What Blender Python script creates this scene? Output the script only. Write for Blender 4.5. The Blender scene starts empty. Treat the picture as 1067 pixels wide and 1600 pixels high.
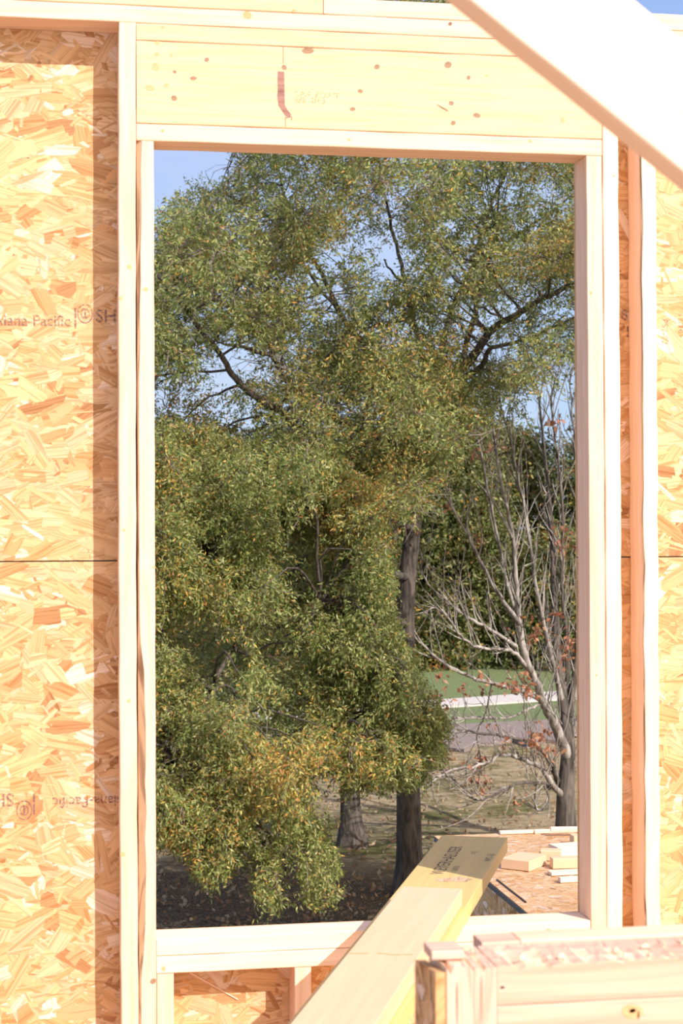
import bpy, math
import numpy as np
from mathutils import Vector, Matrix

SC = bpy.context.scene
COL = SC.collection
rng = np.random.default_rng(7)

# ------------------------------------------------------------------ camera
CAM = np.array([-0.1201, -3.6898, 1.2679])
YAW, PIT, ROL, FPX = 0.164, 0.0096, -0.0042, 2616.8
Fv = np.array([math.sin(YAW)*math.cos(PIT), math.cos(YAW)*math.cos(PIT), math.sin(PIT)])
Rv = np.array([math.cos(YAW), -math.sin(YAW), 0.0])
Uv = np.cross(Rv, Fv)
R2 = Rv*math.cos(ROL)+Uv*math.sin(ROL)
U2 = -Rv*math.sin(ROL)+Uv*math.cos(ROL)
cd = bpy.data.cameras.new('camera')
cam = bpy.data.objects.new('camera', cd); COL.objects.link(cam)
m = Matrix(((R2[0], U2[0], -Fv[0], CAM[0]), (R2[1], U2[1], -Fv[1], CAM[1]), (R2[2], U2[2], -Fv[2], CAM[2]), (0, 0, 0, 1)))
cam.matrix_world = m
cd.sensor_fit = 'VERTICAL'; cd.sensor_height = 36.0; cd.sensor_width = 24.0
cd.lens = FPX/1600*36.0
cd.clip_start = 0.05; cd.clip_end = 400
cd.dof.use_dof = True; cd.dof.focus_distance = 6.5; cd.dof.aperture_fstop = 11
SC.camera = cam

# ------------------------------------------------------------------ light
SC.view_settings.view_transform = 'Standard'
SC.view_settings.look = 'None'
SC.view_settings.gamma = 1.0
SC.view_settings.use_curve_mapping = False
SC.view_settings.exposure = 0.0
SUN = Vector((-0.62, 1.0, -0.855)).normalized()
sd = bpy.data.lights.new('sun', 'SUN'); sd.energy = 6.1; sd.angle = math.radians(0.53); sd.color = (1.0, 0.935, 0.89)
so = bpy.data.objects.new('sun', sd); COL.objects.link(so)
so.rotation_euler = SUN.to_track_quat('-Z', 'Y').to_euler(); so.location = (8, -12, 14)
w = bpy.data.worlds.new('sky'); SC.world = w; w.use_nodes = True
nt = w.node_tree; nt.nodes.clear()
out = nt.nodes.new('ShaderNodeOutputWorld'); bg = nt.nodes.new('ShaderNodeBackground')
tc = nt.nodes.new('ShaderNodeTexCoord'); sx = nt.nodes.new('ShaderNodeSeparateXYZ')
rp = nt.nodes.new('ShaderNodeValToRGB')
nt.links.new(tc.outputs['Generated'], sx.inputs[0]); nt.links.new(sx.outputs['Z'], rp.inputs[0])
els = rp.color_ramp.elements
els[0].position = 0.0; els[0].color = (0.62, 0.78, 0.95, 1)
els[1].position = 0.9; els[1].color = (0.16, 0.30, 0.72, 1)
e = els.new(0.10); e.color = (0.47, 0.67, 0.97, 1)
e = els.new(0.22); e.color = (0.40, 0.57, 0.96, 1)
e = els.new(0.5); e.color = (0.24, 0.40, 0.82, 1)
ns = nt.nodes.new('ShaderNodeTexNoise'); ns.inputs['Scale'].default_value = 3.2; ns.inputs['Detail'].default_value = 6
mp = nt.nodes.new('ShaderNodeMapping'); mp.inputs['Scale'].default_value = (1, 1, 2.2); mp.inputs['Location'].default_value = (0.35, 0.1, 0.2)
nt.links.new(tc.outputs['Generated'], mp.inputs[0]); nt.links.new(mp.outputs[0], ns.inputs[0])
r2 = nt.nodes.new('ShaderNodeValToRGB'); r2.color_ramp.elements[0].position = 0.45; r2.color_ramp.elements[1].position = 0.75
r2.color_ramp.elements[1].color = (0.75, 0.75, 0.75, 1)
nt.links.new(ns.outputs['Fac'], r2.inputs[0])
mx = nt.nodes.new('ShaderNodeMixRGB'); mx.inputs[2].default_value = (0.80, 0.84, 0.98, 1)
nt.links.new(r2.outputs[0], mx.inputs[0]); nt.links.new(rp.outputs[0], mx.inputs[1])
# bright warm haze round the sun (behind the camera)
dt = nt.nodes.new('ShaderNodeVectorMath'); dt.operation = 'DOT_PRODUCT'; dt.inputs[1].default_value = tuple(-SUN)
nt.links.new(tc.outputs['Generated'], dt.inputs[0])
cl = nt.nodes.new('ShaderNodeMath'); cl.operation = 'MAXIMUM'; cl.inputs[1].default_value = 0; nt.links.new(dt.outputs['Value'], cl.inputs[0])
pw_ = nt.nodes.new('ShaderNodeMath'); pw_.operation = 'POWER'; pw_.inputs[1].default_value = 3.0; nt.links.new(cl.outputs[0], pw_.inputs[0])
gl = nt.nodes.new('ShaderNodeMixRGB'); gl.blend_type = 'ADD'; gl.inputs[2].default_value = (1.9, 1.25, 0.50, 1)
nt.links.new(pw_.outputs[0], gl.inputs[0]); nt.links.new(mx.outputs[0], gl.inputs[1])
nt.links.new(gl.outputs[0], bg.inputs[0]); bg.inputs[1].default_value = 1.0
nt.links.new(bg.outputs[0], out.inputs[0])

# ------------------------------------------------------------------ helpers
def ray(px, py): return Fv + R2*(px-533.5)/FPX - U2*(py-800)/FPX
def ony(px, py, y): r = ray(px, py); return CAM + r*(y-CAM[1])/r[1]
def onz(px, py, z): r = ray(px, py); return CAM + r*(z-CAM[2])/r[2]

def tag(o, label=None, cat=None, group=None, kind=None):
    if label: o['label'] = label
    if cat: o['category'] = cat
    if group: o['group'] = group
    if kind: o['kind'] = kind
    return o

def empty(name, loc, label, cat, group=None):
    o = bpy.data.objects.new(name, None); COL.objects.link(o); o.location = loc; o.empty_display_size = 0.1
    return tag(o, label, cat, group)

def link(name, me, mats, parent=None):
    for mm in (mats if isinstance(mats, (list, tuple)) else [mats]): me.materials.append(mm)
    o = bpy.data.objects.new(name, me); COL.objects.link(o)
    if parent is not None:
        o.parent = parent; o.matrix_parent_inverse = Matrix.Translation(-parent.location)
    return o

class MB:
    def __init__(s): s.v = []; s.f = []; s.uv = []; s.mi = []; s.c = []
    def face(s, idx, uvs=None, mi=0, col=None):
        s.f.append(tuple(idx)); s.uv.append(uvs or [(0, 0)]*len(idx)); s.mi.append(mi); s.c.append(col or (1, 1, 1))
    def quad(s, pts, uvs=None, mi=0, col=None):
        b = len(s.v); s.v += [tuple(p) for p in pts]; s.face(range(b, b+len(pts)), uvs, mi, col)
    def mesh(s, name, smooth=False):
        me = bpy.data.meshes.new(name); me.from_pydata(s.v, [], s.f)
        ul = me.uv_layers.new(name='UVMap')
        flat = [c for u in s.uv for q in u for c in q]
        ul.data.foreach_set('uv', flat)
        me.polygons.foreach_set('material_index', s.mi)
        at = me.attributes.new('Col', 'FLOAT_COLOR', 'FACE')
        at.data.foreach_set('color', [x for c in s.c for x in (*c, 1.0)])
        if smooth: me.polygons.foreach_set('use_smooth', [True]*len(s.f))
        me.update(); return me

# ------------------------------------------------------------------ materials
def nodes(name):
    mm = bpy.data.materials.new(name); mm.use_nodes = True; t = mm.node_tree
    return mm, t, t.nodes['Principled BSDF'], t.nodes['Material Output']
def N(t, k, **kw):
    n = t.nodes.new(k)
    for a, b in kw.items():
        if hasattr(n, a): setattr(n, a, b)
        else: n.inputs[a.replace('_', ' ')].default_value = b
    return n
def ramp(t, stops, src):
    r = t.nodes.new('ShaderNodeValToRGB'); el = r.color_ramp.elements
    el[0].position = stops[0][0]; el[0].color = (*stops[0][1], 1); el[1].position = stops[-1][0]; el[1].color = (*stops[-1][1], 1)
    for p, c in stops[1:-1]:
        q = el.new(p); q.color = (*c, 1)
    t.links.new(src, r.inputs[0]); return r

def wood(name, light, dark, rough=0.65, rings=1.0, use_col=False, spots=None):
    """sawn timber: grain runs along u of the UV map (metres)"""
    mm, t, b, o = nodes(name)
    uv = N(t, 'ShaderNodeUVMap'); oi = N(t, 'ShaderNodeObjectInfo')
    add = N(t, 'ShaderNodeVectorMath', operation='MULTIPLY_ADD'); 
    cmb = N(t, 'ShaderNodeCombineXYZ')
    t.links.new(oi.outputs['Random'], cmb.inputs[0]); t.links.new(oi.outputs['Random'], cmb.inputs[1])
    add.inputs[1].default_value = (37, 53, 1); t.links.new(cmb.outputs[0], add.inputs[0]); t.links.new(uv.outputs[0], add.inputs[2])
    mp = N(t, 'ShaderNodeMapping'); mp.inputs['Scale'].default_value = (3, 60, 1); t.links.new(add.outputs[0], mp.inputs[0])
    n1 = N(t, 'ShaderNodeTexNoise', Scale=1.0, Detail=5.0, Distortion=0.6); t.links.new(mp.outputs[0], n1.inputs[0])
    mp2 = N(t, 'ShaderNodeMapping'); mp2.inputs['Scale'].default_value = (1.2, 22, 1); t.links.new(add.outputs[0], mp2.inputs[0])
    n2 = N(t, 'ShaderNodeTexNoise', Scale=1.0, Detail=2.0, Distortion=1.5); t.links.new(mp2.outputs[0], n2.inputs[0])
    mul = N(t, 'ShaderNodeMath', operation='MULTIPLY'); mul.inputs[1].default_value = 26*rings; t.links.new(n2.outputs[0], mul.inputs[0])
    sn = N(t, 'ShaderNodeMath', operation='SINE'); t.links.new(mul.outputs[0], sn.inputs[0])
    m1 = N(t, 'ShaderNodeMath', operation='MULTIPLY_ADD'); m1.inputs[1].default_value = 0.12; t.links.new(sn.outputs[0], m1.inputs[0]); t.links.new(n1.outputs[0], m1.inputs[2])
    r = ramp(t, [(0.30, dark), (0.55, light), (0.8, tuple(min(1, c*1.06) for c in light))], m1.outputs[0])
    src = r.outputs[0]
    if use_col:
        at = N(t, 'ShaderNodeAttribute', attribute_name='Col')
        mx = N(t, 'ShaderNodeMixRGB', blend_type='MULTIPLY'); mx.inputs[0].default_value = 1
        t.links.new(src, mx.inputs[1]); t.links.new(at.outputs[0], mx.inputs[2]); src = mx.outputs[0]
    t.links.new(src, b.inputs['Base Color']); b.inputs['Roughness'].default_value = rough
    b.inputs['Specular IOR Level'].default_value = 0.25
    bp = N(t, 'ShaderNodeBump', Strength=0.25, Distance=0.001); t.links.new(n1.outputs[0], bp.inputs['Height']); t.links.new(bp.outputs[0], b.inputs['Normal'])
    return mm

M = {}
M['stud'] = wood('spruce_stud', (0.82, 0.57, 0.41), (0.75, 0.50, 0.335))
M['header'] = wood('yellow_pine', (0.77, 0.50, 0.31), (0.71, 0.44, 0.255), rings=1.2)
M['white'] = wood('pale_spruce', (0.88, 0.66, 0.50), (0.83, 0.59, 0.43))
M['pink'] = wood('weathered_fir', (0.66, 0.44, 0.33), (0.56, 0.345, 0.25), rings=1.2)
M['grooved'] = wood('grooved_fir', (0.68, 0.47, 0.36), (0.50, 0.32, 0.24), rings=1.8)
M['tan'] = wood('tan_veneer', (0.72, 0.50, 0.32), (0.69, 0.47, 0.295), rings=0.4)
M['yellow'] = wood('yellow_lvl', (0.70, 0.50, 0.20), (0.66, 0.465, 0.175), rough=0.4, rings=0.5)
M['knot'] = wood('knot', (0.34, 0.20, 0.12), (0.20, 0.11, 0.07), rings=3)
M['knot_pale'] = wood('pale_knot', (0.68, 0.40, 0.20), (0.60, 0.33, 0.15), rings=3)
M['bark'] = wood('bark_edge', (0.64, 0.43, 0.27), (0.26, 0.15, 0.09), rough=0.9, rings=2)
M['resin'] = wood('resin_stain', (0.34, 0.18, 0.14), (0.22, 0.10, 0.075), rings=6)
M['raw'] = wood('torn_wood', (0.86, 0.63, 0.44), (0.76, 0.50, 0.30), rings=2)
M['strand'] = wood('wood_strands', (1.0, 1.0, 1.0), (0.72, 0.62, 0.50), rings=2.2, use_col=True)

def plain(name, c, rough=0.8, scale=8, var=0.25):
    mm, t, b, o = nodes(name)
    tc = N(t, 'ShaderNodeTexCoord'); n = N(t, 'ShaderNodeTexNoise', Scale=float(scale), Detail=6.0)
    t.links.new(tc.outputs['Object'], n.inputs[0])
    r = ramp(t, [(0.3, tuple(x*(1-var) for x in c)), (0.7, tuple(min(1, x*(1+var)) for x in c))], n.outputs[0])
    t.links.new(r.outputs[0], b.inputs['Base Color']); b.inputs['Roughness'].default_value = rough
    return mm
M['crack'] = plain('dark_gap', (0.05, 0.035, 0.03))
M['chalk'] = plain('chalk_line', (0.25, 0.32, 0.38))

def ink(name, c, lo, hi, scale):
    mm, t, b, o = nodes(name)
    b.inputs['Base Color'].default_value = (*c, 1); b.inputs['Roughness'].default_value = 0.8
    tc = N(t, 'ShaderNodeTexCoord'); n = N(t, 'ShaderNodeTexNoise', Scale=float(scale), Detail=4.0)
    t.links.new(tc.outputs['Object'], n.inputs[0])
    r = ramp(t, [(0.38, (lo,)*3), (0.62, (hi,)*3)], n.outputs[0])
    tr = N(t, 'ShaderNodeBsdfTransparent'); mx = N(t, 'ShaderNodeMixShader')
    t.links.new(r.outputs[0], mx.inputs[0]); t.links.new(tr.outputs[0], mx.inputs[1]); t.links.new(b.outputs[0], mx.inputs[2])
    t.links.new(mx.outputs[0], o.inputs['Surface'])
    return mm
M['ink'] = ink('faded_brown_ink', (0.22, 0.12, 0.12), 0.1, 0.85, 160)
M['ink_black'] = ink('black_ink', (0.03, 0.03, 0.05), 0.35, 0.95, 200)
M['ink_faint'] = ink('faint_stamp_ink', (0.50, 0.33, 0.14), 0.0, 0.55, 220)

def leafmat(name, trans=0.35):
    mm, t, b, o = nodes(name)
    at = N(t, 'ShaderNodeAttribute', attribute_name='Col')
    t.links.new(at.outputs[0], b.inputs['Base Color']); b.inputs['Roughness'].default_value = 0.5
    b.inputs['Specular IOR Level'].default_value = 0.35
    tr = N(t, 'ShaderNodeBsdfTranslucent'); t.links.new(at.outputs[0], tr.inputs[0])
    mx = N(t, 'ShaderNodeMixShader'); mx.inputs[0].default_value = trans
    t.links.new(b.outputs[0], mx.inputs[1]); t.links.new(tr.outputs[0], mx.inputs[2]); t.links.new(mx.outputs[0], o.inputs['Surface'])
    return mm
M['leaf'] = leafmat('oak_leaf'); M['dead_leaf'] = leafmat('dead_leaf', 0.4)

def barkmat(name, c0, c1, scale=6):
    mm, t, b, o = nodes(name)
    tc = N(t, 'ShaderNodeTexCoord'); mp = N(t, 'ShaderNodeMapping'); mp.inputs['Scale'].default_value = (1, 1, 0.18)
    n = N(t, 'ShaderNodeTexNoise', Scale=float(scale)*3, Detail=8.0, Distortion=0.8); t.links.new(tc.outputs['Object'], mp.inputs[0]); t.links.new(mp.outputs[0], n.inputs[0])
    r = ramp(t, [(0.35, c0), (0.65, c1)], n.outputs[0]); t.links.new(r.outputs[0], b.inputs['Base Color'])
    b.inputs['Roughness'].default_value = 0.9
    bp = N(t, 'ShaderNodeBump', Strength=0.9, Distance=0.03); t.links.new(n.outputs[0], bp.inputs['Height']); t.links.new(bp.outputs[0], b.inputs['Normal'])
    return mm
M['oakbark'] = barkmat('oak_bark', (0.028, 0.022, 0.018), (0.13, 0.105, 0.085))
M['twig'] = barkmat('twig_bark', (0.11, 0.09, 0.07), (0.24, 0.20, 0.17), 3)
M['limbbark'] = barkmat('limb_bark', (0.035, 0.028, 0.023), (0.15, 0.125, 0.105), 4)
M['greybark'] = barkmat('grey_bark', (0.13, 0.11, 0.095), (0.44, 0.40, 0.36), 3)

# ------------------------------------------------------------------ timber
def section(wd, th, ch=0.0025, wane=0.0, waned=0.0):
    """outline (y, z) of a board: width wd along y, thickness th along z"""
    P = []
    k = ch*0.3
    if wane > ch: P += [(0, waned), (wane, 0)]
    else: P += [(0, ch), (k, k), (ch, 0)]
    P += [(wd-ch, 0), (wd-k, k), (wd, ch), (wd, th-ch), (wd-k, th-k), (wd-ch, th), (ch, th), (k, th-k), (0, th-ch)]
    return P

def board(name, origin, X, Y, L, wd, th, mat, label=None, cat='board', group=None, parent=None, ch=0.0025, bow=0.0, bowz=0.0,
          rough=0.0003, wane=None, knots=(), ncut=None, kind=None, extra=()):
    """a sawn board from origin: length L along X, width wd along Y, thickness th along X x Y"""
    X = Vector(X).normalized(); Y = Vector(Y).normalized(); Z = X.cross(Y)
    n = ncut or max(2, int(L/0.06))
    mb = MB(); per = None; k = None
    wmax = bool(wane)
    ph = rng.uniform(0, 6, 6)
    for i in range(n+1):
        u = L*i/n; s = i/n
        wn = wane(s) if wane else 0
        P = section(wd, th, ch, max(wn, ch*1.2) if wmax else 0, max(0.004, wn*0.9) if wmax else 0)
        k = len(P)
        by = bow*math.sin(math.pi*s)+rough*(math.sin(u*23+ph[0])+0.6*math.sin(u*61+ph[1]))
        bz = bowz*math.sin(math.pi*s)
        for (y, z) in P: mb.v.append((u, y+by, z+bz))
        if per is None:
            per = [0]
            for a in range(k):
                q, r = P[a], P[(a+1) % k]; per.append(per[-1]+math.hypot(q[0]-r[0], q[1]-r[1]))
    for i in range(n):
        for a in range(k):
            b2 = (a+1) % k; u0 = L*i/n; u1 = L*(i+1)/n
            mb.face((i*k+a, (i+1)*k+a, (i+1)*k+b2, i*k+b2), [(u0, per[a]), (u1, per[a]), (u1, per[a+1]), (u0, per[a+1])],
                    1 if (wmax and a == 0) else 0)
    mb.face(list(range(k)), [(p[0]*0.1, p[1]*3) for p in P]); mb.face([n*k+a for a in reversed(range(k))], [(p[0]*0.1, p[1]*3) for p in reversed(P)])
    ms = [mat]
    if wmax: ms.append(M['bark'])
    # knots: (u, v, radius_u, radius_v, material) on the z=0 face, one thin irregular disc each
    for (u, v, ru, rv, km) in knots:
        if km not in ms: ms.append(km)
        b0 = len(mb.v); c = 12; pp = rng.uniform(0, 6)
        s = u/L; by = bow*math.sin(math.pi*s); bz = bowz*math.sin(math.pi*s)
        for a in range(c):
            t = a/c*2*math.pi; rr = 1+0.10*math.sin(2*t+pp)
            mb.v.append((u+ru*rr*math.cos(t), v+by+rv*rr*math.sin(t), bz-0.0004))
        mb.face([b0+a for a in reversed(range(c))], [(0.3*rv*math.sin(a), 0.3*rv*math.cos(a)) for a in range(c)], ms.index(km))
    for poly, km in extra:
        if km not in ms: ms.append(km)
        b0 = len(mb.v)
        for (u, v) in poly: mb.v.append((u, v, -0.0004))
        mb.face([b0+a for a in range(len(poly))], [(p[0], p[1]) for p in poly], ms.index(km))
    me = mb.mesh(name)
    o = link(name, me, ms)
    o.matrix_world = Matrix(((X.x, Y.x, Z.x, origin[0]), (X.y, Y.y, Z.y, origin[1]), (X.z, Y.z, Z.z, origin[2]), (0, 0, 0, 1)))
    if parent is not None:
        o.parent = parent; o.matrix_parent_inverse = parent.matrix_world.inverted() if parent.type != 'EMPTY' else Matrix.Translation(-parent.location)
    return tag(o, label, cat if label and parent is None else None, group, kind)

def strands(name, W, H, n, seed, mean=(0.12, 0.028), spread=0.6, gap=None, thick=0.011, layers=0.0011, contrast=1.0, tint=(1, 1, 1)):
    """oriented strand board lying in local X (0..W), Z (0..H), face towards -Y; long chips of their own pressed on the face"""
    r = np.random.default_rng(seed); mb = MB()
    pal = np.array([(0.72, 0.455, 0.215), (0.66, 0.385, 0.15), (0.60, 0.30, 0.10), (0.42, 0.19, 0.06), (0.80, 0.60, 0.38), (0.70, 0.42, 0.17)])
    pal = pal.mean(0)+(pal-pal.mean(0))*contrast; pal = pal*np.array(tint)*np.array((1.0, 1.04, 1.28))
    pw = np.array([0.30, 0.25, 0.13, 0.05, 0.07, 0.20])
    rows = [(0, H)] if gap is None else [(0, gap-0.0015), (gap+0.0015, H)]
    for (z0, z1) in rows:
        P = [(0, 0, z0), (W, 0, z0), (W, 0, z1), (0, 0, z1)]; b = len(mb.v)
        mb.v += P + [(x, thick, z) for (x, y, z) in P]
        for f in ((0, 1, 2, 3), (7, 6, 5, 4), (4, 5, 1, 0), (3, 2, 6, 7), (1, 5, 6, 2), (4, 0, 3, 7)):
            mb.face([b+i for i in f], [(0, 0), (W, 0), (W, .3), (0, .3)], 0, (0.62, 0.38, 0.18))
    if gap is not None: mb.quad([(0, thick*0.6, gap-0.003), (W, thick*0.6, gap-0.003), (W, thick*0.6, gap+0.003), (0, thick*0.6, gap+0.003)], None, 1)
    for i in range(n):
        z0, z1 = rows[int(r.random() < (rows[-1][1]-rows[-1][0])/H) if len(rows) > 1 else 0]
        cx, cz = r.uniform(-0.03, W+0.03), r.uniform(z0-0.02, z1+0.02)
        big = r.random()
        if big < 0.35: L, w2 = mean[0]*r.uniform(0.6, 1.3), mean[1]*r.uniform(0.8, 1.7)
        else: L, w2 = mean[0]*r.uniform(0.2, 0.8), mean[1]*r.uniform(0.12, 0.5)
        a = r.normal(0, spread); ca, sa = math.cos(a), math.sin(a)
        lw = w2/2
        pts = [(-L/2+r.uniform(0, .2)*L, -lw*r.uniform(.2, 1)), (-L*.2, -lw*r.uniform(.85, 1.1)), (L*.2, -lw*r.uniform(.85, 1.1)), (L/2-r.uniform(0, .18)*L, -lw*r.uniform(.3, 1)),
               (L/2-r.uniform(0, .12)*L, lw*r.uniform(.2, 1)), (L*.2, lw*r.uniform(.85, 1.1)), (-L*.2, lw*r.uniform(.85, 1.1)), (-L/2+r.uniform(0, .15)*L, lw*r.uniform(.2, 1))]
        y = -layers*(0.1+0.9*i/n)
        c = pal[r.choice(6, p=pw)]*r.uniform(0.88, 1.12)
        ou, ov = r.uniform(0, 30), r.uniform(0, 30)
        til = r.uniform(-.006, .006)
        V = []; U = []
        for (p, q) in pts:
            X = min(max(cx+p*ca-q*sa, 0), W); Z = min(max(cz+p*sa+q*ca, z0), z1)
            V.append((X, y+til*p, Z)); U.append((p+ou, q*1.5+ov))
        mb.quad(V, U, 0, tuple(c))
    me = mb.mesh(name)
    return me

ST = 0.0381; D = 0.0889
W_OPEN, SILL = 0.9864, 1.7498
ZH = 2.12; ZHB = ZH+ST+0.1829; ZP = ZHB+ST; ZP2 = ZP+ST; ZT = ZP2+ST
XR = 2*ST+W_OPEN
G = 0.0004
UP = (0, 0, 1); RT = (1, 0, 0); BK = (0, 1, 0)

def stud(x, z0, z1, label, mat=None, **k):
    # X up, Y right: thickness vector = X x Y = +y (back)
    return board(k.pop('name', 'wall_stud'), (x+G, 0, z0), UP, RT, z1-z0, ST-2*G, D, mat or M['stud'], label, 'stud', **k)

# ------------------------------------------------------------------ structure: floor, sheathing, ground
fl = strands('floor', 5.4, 4.2, 500, 3, mean=(0.3, 0.08), spread=1.2, thick=0.018)
o = link('floor', fl, [M['strand'], M['crack']]); o.location = (-2.4, 0.0, 0.0); o.rotation_euler = (math.radians(-90), 0, 0)
# local Z -> +/- y: rotate so the face looks up
o.rotation_euler = (math.radians(-90), 0, 0); o.location = (-2.4, -4.2, 0.0)
o.matrix_world = Matrix(((1, 0, 0, -2.4), (0, 0, 1, -4.2+0.10), (0, -1, 0, 0.0), (0, 0, 0, 1)))
tag(o, 'strand board subfloor of the framed upper room', kind='structure')

YS = D+0.0015     # face of the sheathing
def seam_z(): return float(ony(60, 877, YS)[2])
SZ = seam_z()
def sheath(name, x0, x1, z0, z1, n, seed, label, gap=None, parent=None):
    me = strands(name, x1-x0, z1-z0, n, seed, gap=None if gap is None else gap-z0, contrast=0.85)
    o = link(name, me, [M['strand'], M['crack']]); o.location = (x0, YS, z0)
    return tag(o, label, kind='structure')
WALLC = 0.85
wl = sheath('wall_left', -0.45, 0.074, 0.0, ZT, 8500, 11, 'strand board sheathing left of the window opening', SZ)
wr = sheath('wall_right', XR+0.002, XR+0.75, 0.0, ZT, 8500, 12, 'strand board sheathing right of the window opening', SZ)
wc = sheath('wall_front', 0.0742, XR+0.0018, 0.0, ZH-SILL-0.003, 2600, 13, 'strand board sheathing below the window sill')

# ------------------------------------------------------------------ framing timbers
def kn(px, py, r, x0, z0, km='knot', axis='v', rr=1.0):
    p = ony(px, py, 0); rad = r*0.0145/10*0.62
    if axis == 'v': return (p[2]-z0, p[0]-x0, rad*rr, rad, M[km])
    return (p[0]-x0, p[2]-z0, rad*rr, rad, M[km])
stud(0, 0.038, ZP, 'pale king stud left of the window, full height with a dark shadow beside it', bow=-0.003, rough=0.0006,
     knots=[kn(196, 828, 4, 0, .038, 'knot_pale'), kn(203, 1095, 5, 0, .038, 'knot_pale'), kn(193, 1335, 6, 0, .038, 'knot_pale'), kn(203, 417, 6, 0, .038, 'knot_pale'), kn(190, 466, 5, 0, .038, 'knot_pale')])
def wl_(s):   # s from floor to top
    import bisect
    xs = [0, .12, .18, .35, .42, .5, .7, .8, .9, 1.0]; ys = [.004, .005, .015, .016, .015, .003, .003, .006, .009, .011]
    return float(np.interp(s, xs, ys))*(1+0.12*math.sin(s*90))
stud(ST, 0.038, ZH-G, 'trimmer stud with brown bark edge left of the window opening', wane=wl_,
     knots=[kn(227, 452, 6, ST, .038, 'knot_pale'), kn(240, 886, 4, ST, .038, 'knot_pale'), kn(239, 1533, 7, ST, .038, 'knot')])
stud(XR, 0.038, ZH-G, 'trimmer stud right of the window with its shaded side showing', bow=0.002,
     knots=[kn(922, 458, 4, XR, .038, 'knot_pale'), kn(930, 1055, 3, XR, .038, 'knot_pale')])
stud(XR+ST, 0.038, ZP, 'white king stud right of the window beside the narrow shaded gap', mat=M['white'], bow=0.003, rough=0.0007,
     knots=[kn(958, 275, 3, XR+ST, .038, 'knot_pale')])
S2 = 1.1925
stud(S2, 0.038, ZP, 'rough-edged stud rightmost in the wall, behind the diagonal brace', mat=M['white'], wane=lambda s: 0.003+0.0022*math.sin(s*55)*math.sin(s*17), rough=0.001)
# window header
hx = ST*1; hl = XR+ST-hx
hk = []
for px, py, r, km, rr in ((246, 67, 5, 'knot_pale', 1.3), (245, 84, 5, 'knot_pale', 1.2), (243, 104, 9, 'knot_pale', 1), (268, 86, 4, 'knot_pale', 1), (323, 93, 5, 'knot', 1.2), (273, 112, 4, 'knot', 1.1),
                          (302, 122, 5, 'knot', 1.6), (260, 133, 6, 'knot_pale', 1), (234, 137, 8, 'knot_pale', 1.3), (272, 153, 6, 'knot', 1.3), (481, 79, 8, 'knot', 1.8), (444, 105, 6, 'knot', 1.1),
                          (589, 104, 6, 'knot', 1.2), (700, 101, 8, 'knot', 1.2), (732, 121, 5, 'knot', 1.1), (761, 118, 3, 'knot_pale', 2), (563, 142, 5, 'knot', 1.2), (551, 170, 5, 'knot', 1.4),
                          (705, 161, 6, 'knot', 1), (708, 192, 6, 'knot', 1), (745, 180, 6, 'knot', 1.5), (879, 187, 7, 'knot_pale', 1)):
    hk.append(kn(px, py, r, hx+G, ZH+ST, km, 'h', rr))
def hp(px, py): p = ony(px, py, 0); return (p[0]-hx-G, p[2]-ZH-ST)
# along X = right, Y = up, thickness = X x Y = -y ... so run the header from its back
def flat(name, x0, x1, z0, z1, label, mat, knots=(), extra=(), depth=D, cat='board', **k):
    o = board(name, (x1-G, 0, z1), (-1, 0, 0), (0, 0, -1), x1-x0-2*G, z1-z0-2*G, depth, mat, label, cat,
              knots=[(x1-x0-2*G-u, z1-z0-v, ru, rv, km) for (u, v, ru, rv, km) in knots],
              extra=[([(x1-x0-2*G-u, z1-z0-v) for (u, v) in poly], km) for poly, km in extra], **k)
    return o
# (-x) x (-z) = x cross z = -y ; need +y -> use X=right,Y=down : x cross -z = +y
def flat(name, x0, x1, z0, z1, label, mat, knots=(), extra=(), depth=D, cat='board', y=0.0, **k):
    h = z1-z0
    return board(name, (x0+G, y, z1-G), (1, 0, 0), (0, 0, -1), x1-x0-2*G, h-2*G, depth, mat, label, cat,
                 knots=[(u, h-v, ru, rv, km) for (u, v, ru, rv, km) in knots],
                 extra=[([(u, h-v) for (u, v) in poly], km) for poly, km in extra], **k)
rs = [hp(*q) for q in ((434, 111), (444, 112), (444.5, 140), (445, 164), (449, 171), (455, 179), (453, 183), (446, 181), (440, 172), (435, 165), (433, 150), (434, 140), (433.5, 125))]
seam = [hp(*q) for q in ((442, 71), (443, 71), (443, 99), (442, 99))]
seam2 = [hp(*q) for q in ((445.5, 183), (456, 181), (456, 188), (455, 188), (455, 182.5), (446.5, 184.5), (446.5, 198), (445.5, 198))]
split = [hp(*q) for q in ((681, 162), (690, 166), (700, 172), (699, 173.5), (689, 168.5))]
hd = flat('header_board', hx, XR+ST, ZH+ST, ZHB, 'wide yellow knotty header board with dark red resin mark over the window', M['header'], hk,
          [(rs, M['resin']), (seam, M['knot']), (seam2, M['knot']), (split, M['knot'])], cat='header')
flat('header_plate', hx, XR+ST, ZH, ZH+ST, 'flat plate forming the top edge of the window opening', M['stud'],
     [kn(254, 204, 4, hx, ZH, 'knot_pale', 'h'), kn(545, 218, 4, hx, ZH, 'knot_pale', 'h'), kn(828, 220, 4, hx, ZH, 'knot_pale', 'h')], cat='plate')
flat('header_plate', hx, XR+ST, ZHB, ZP, 'thin plate lying on top of the wide yellow header board', M['header'], [kn(254, 42, 4, hx, ZHB, 'knot_pale', 'h')], cat='plate')
flat('top_plate', -0.6, 1.95, ZP, ZP2, 'lower top plate running across the stud tops', M['stud'],
     [kn(386, 23, 9, -0.6, ZP, 'knot_pale', 'h', 1.3), kn(703, 37, 5, -0.6, ZP, 'knot', 'h')], cat='plate')
xj = float(ony(505, 10, 0)[0])
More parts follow.
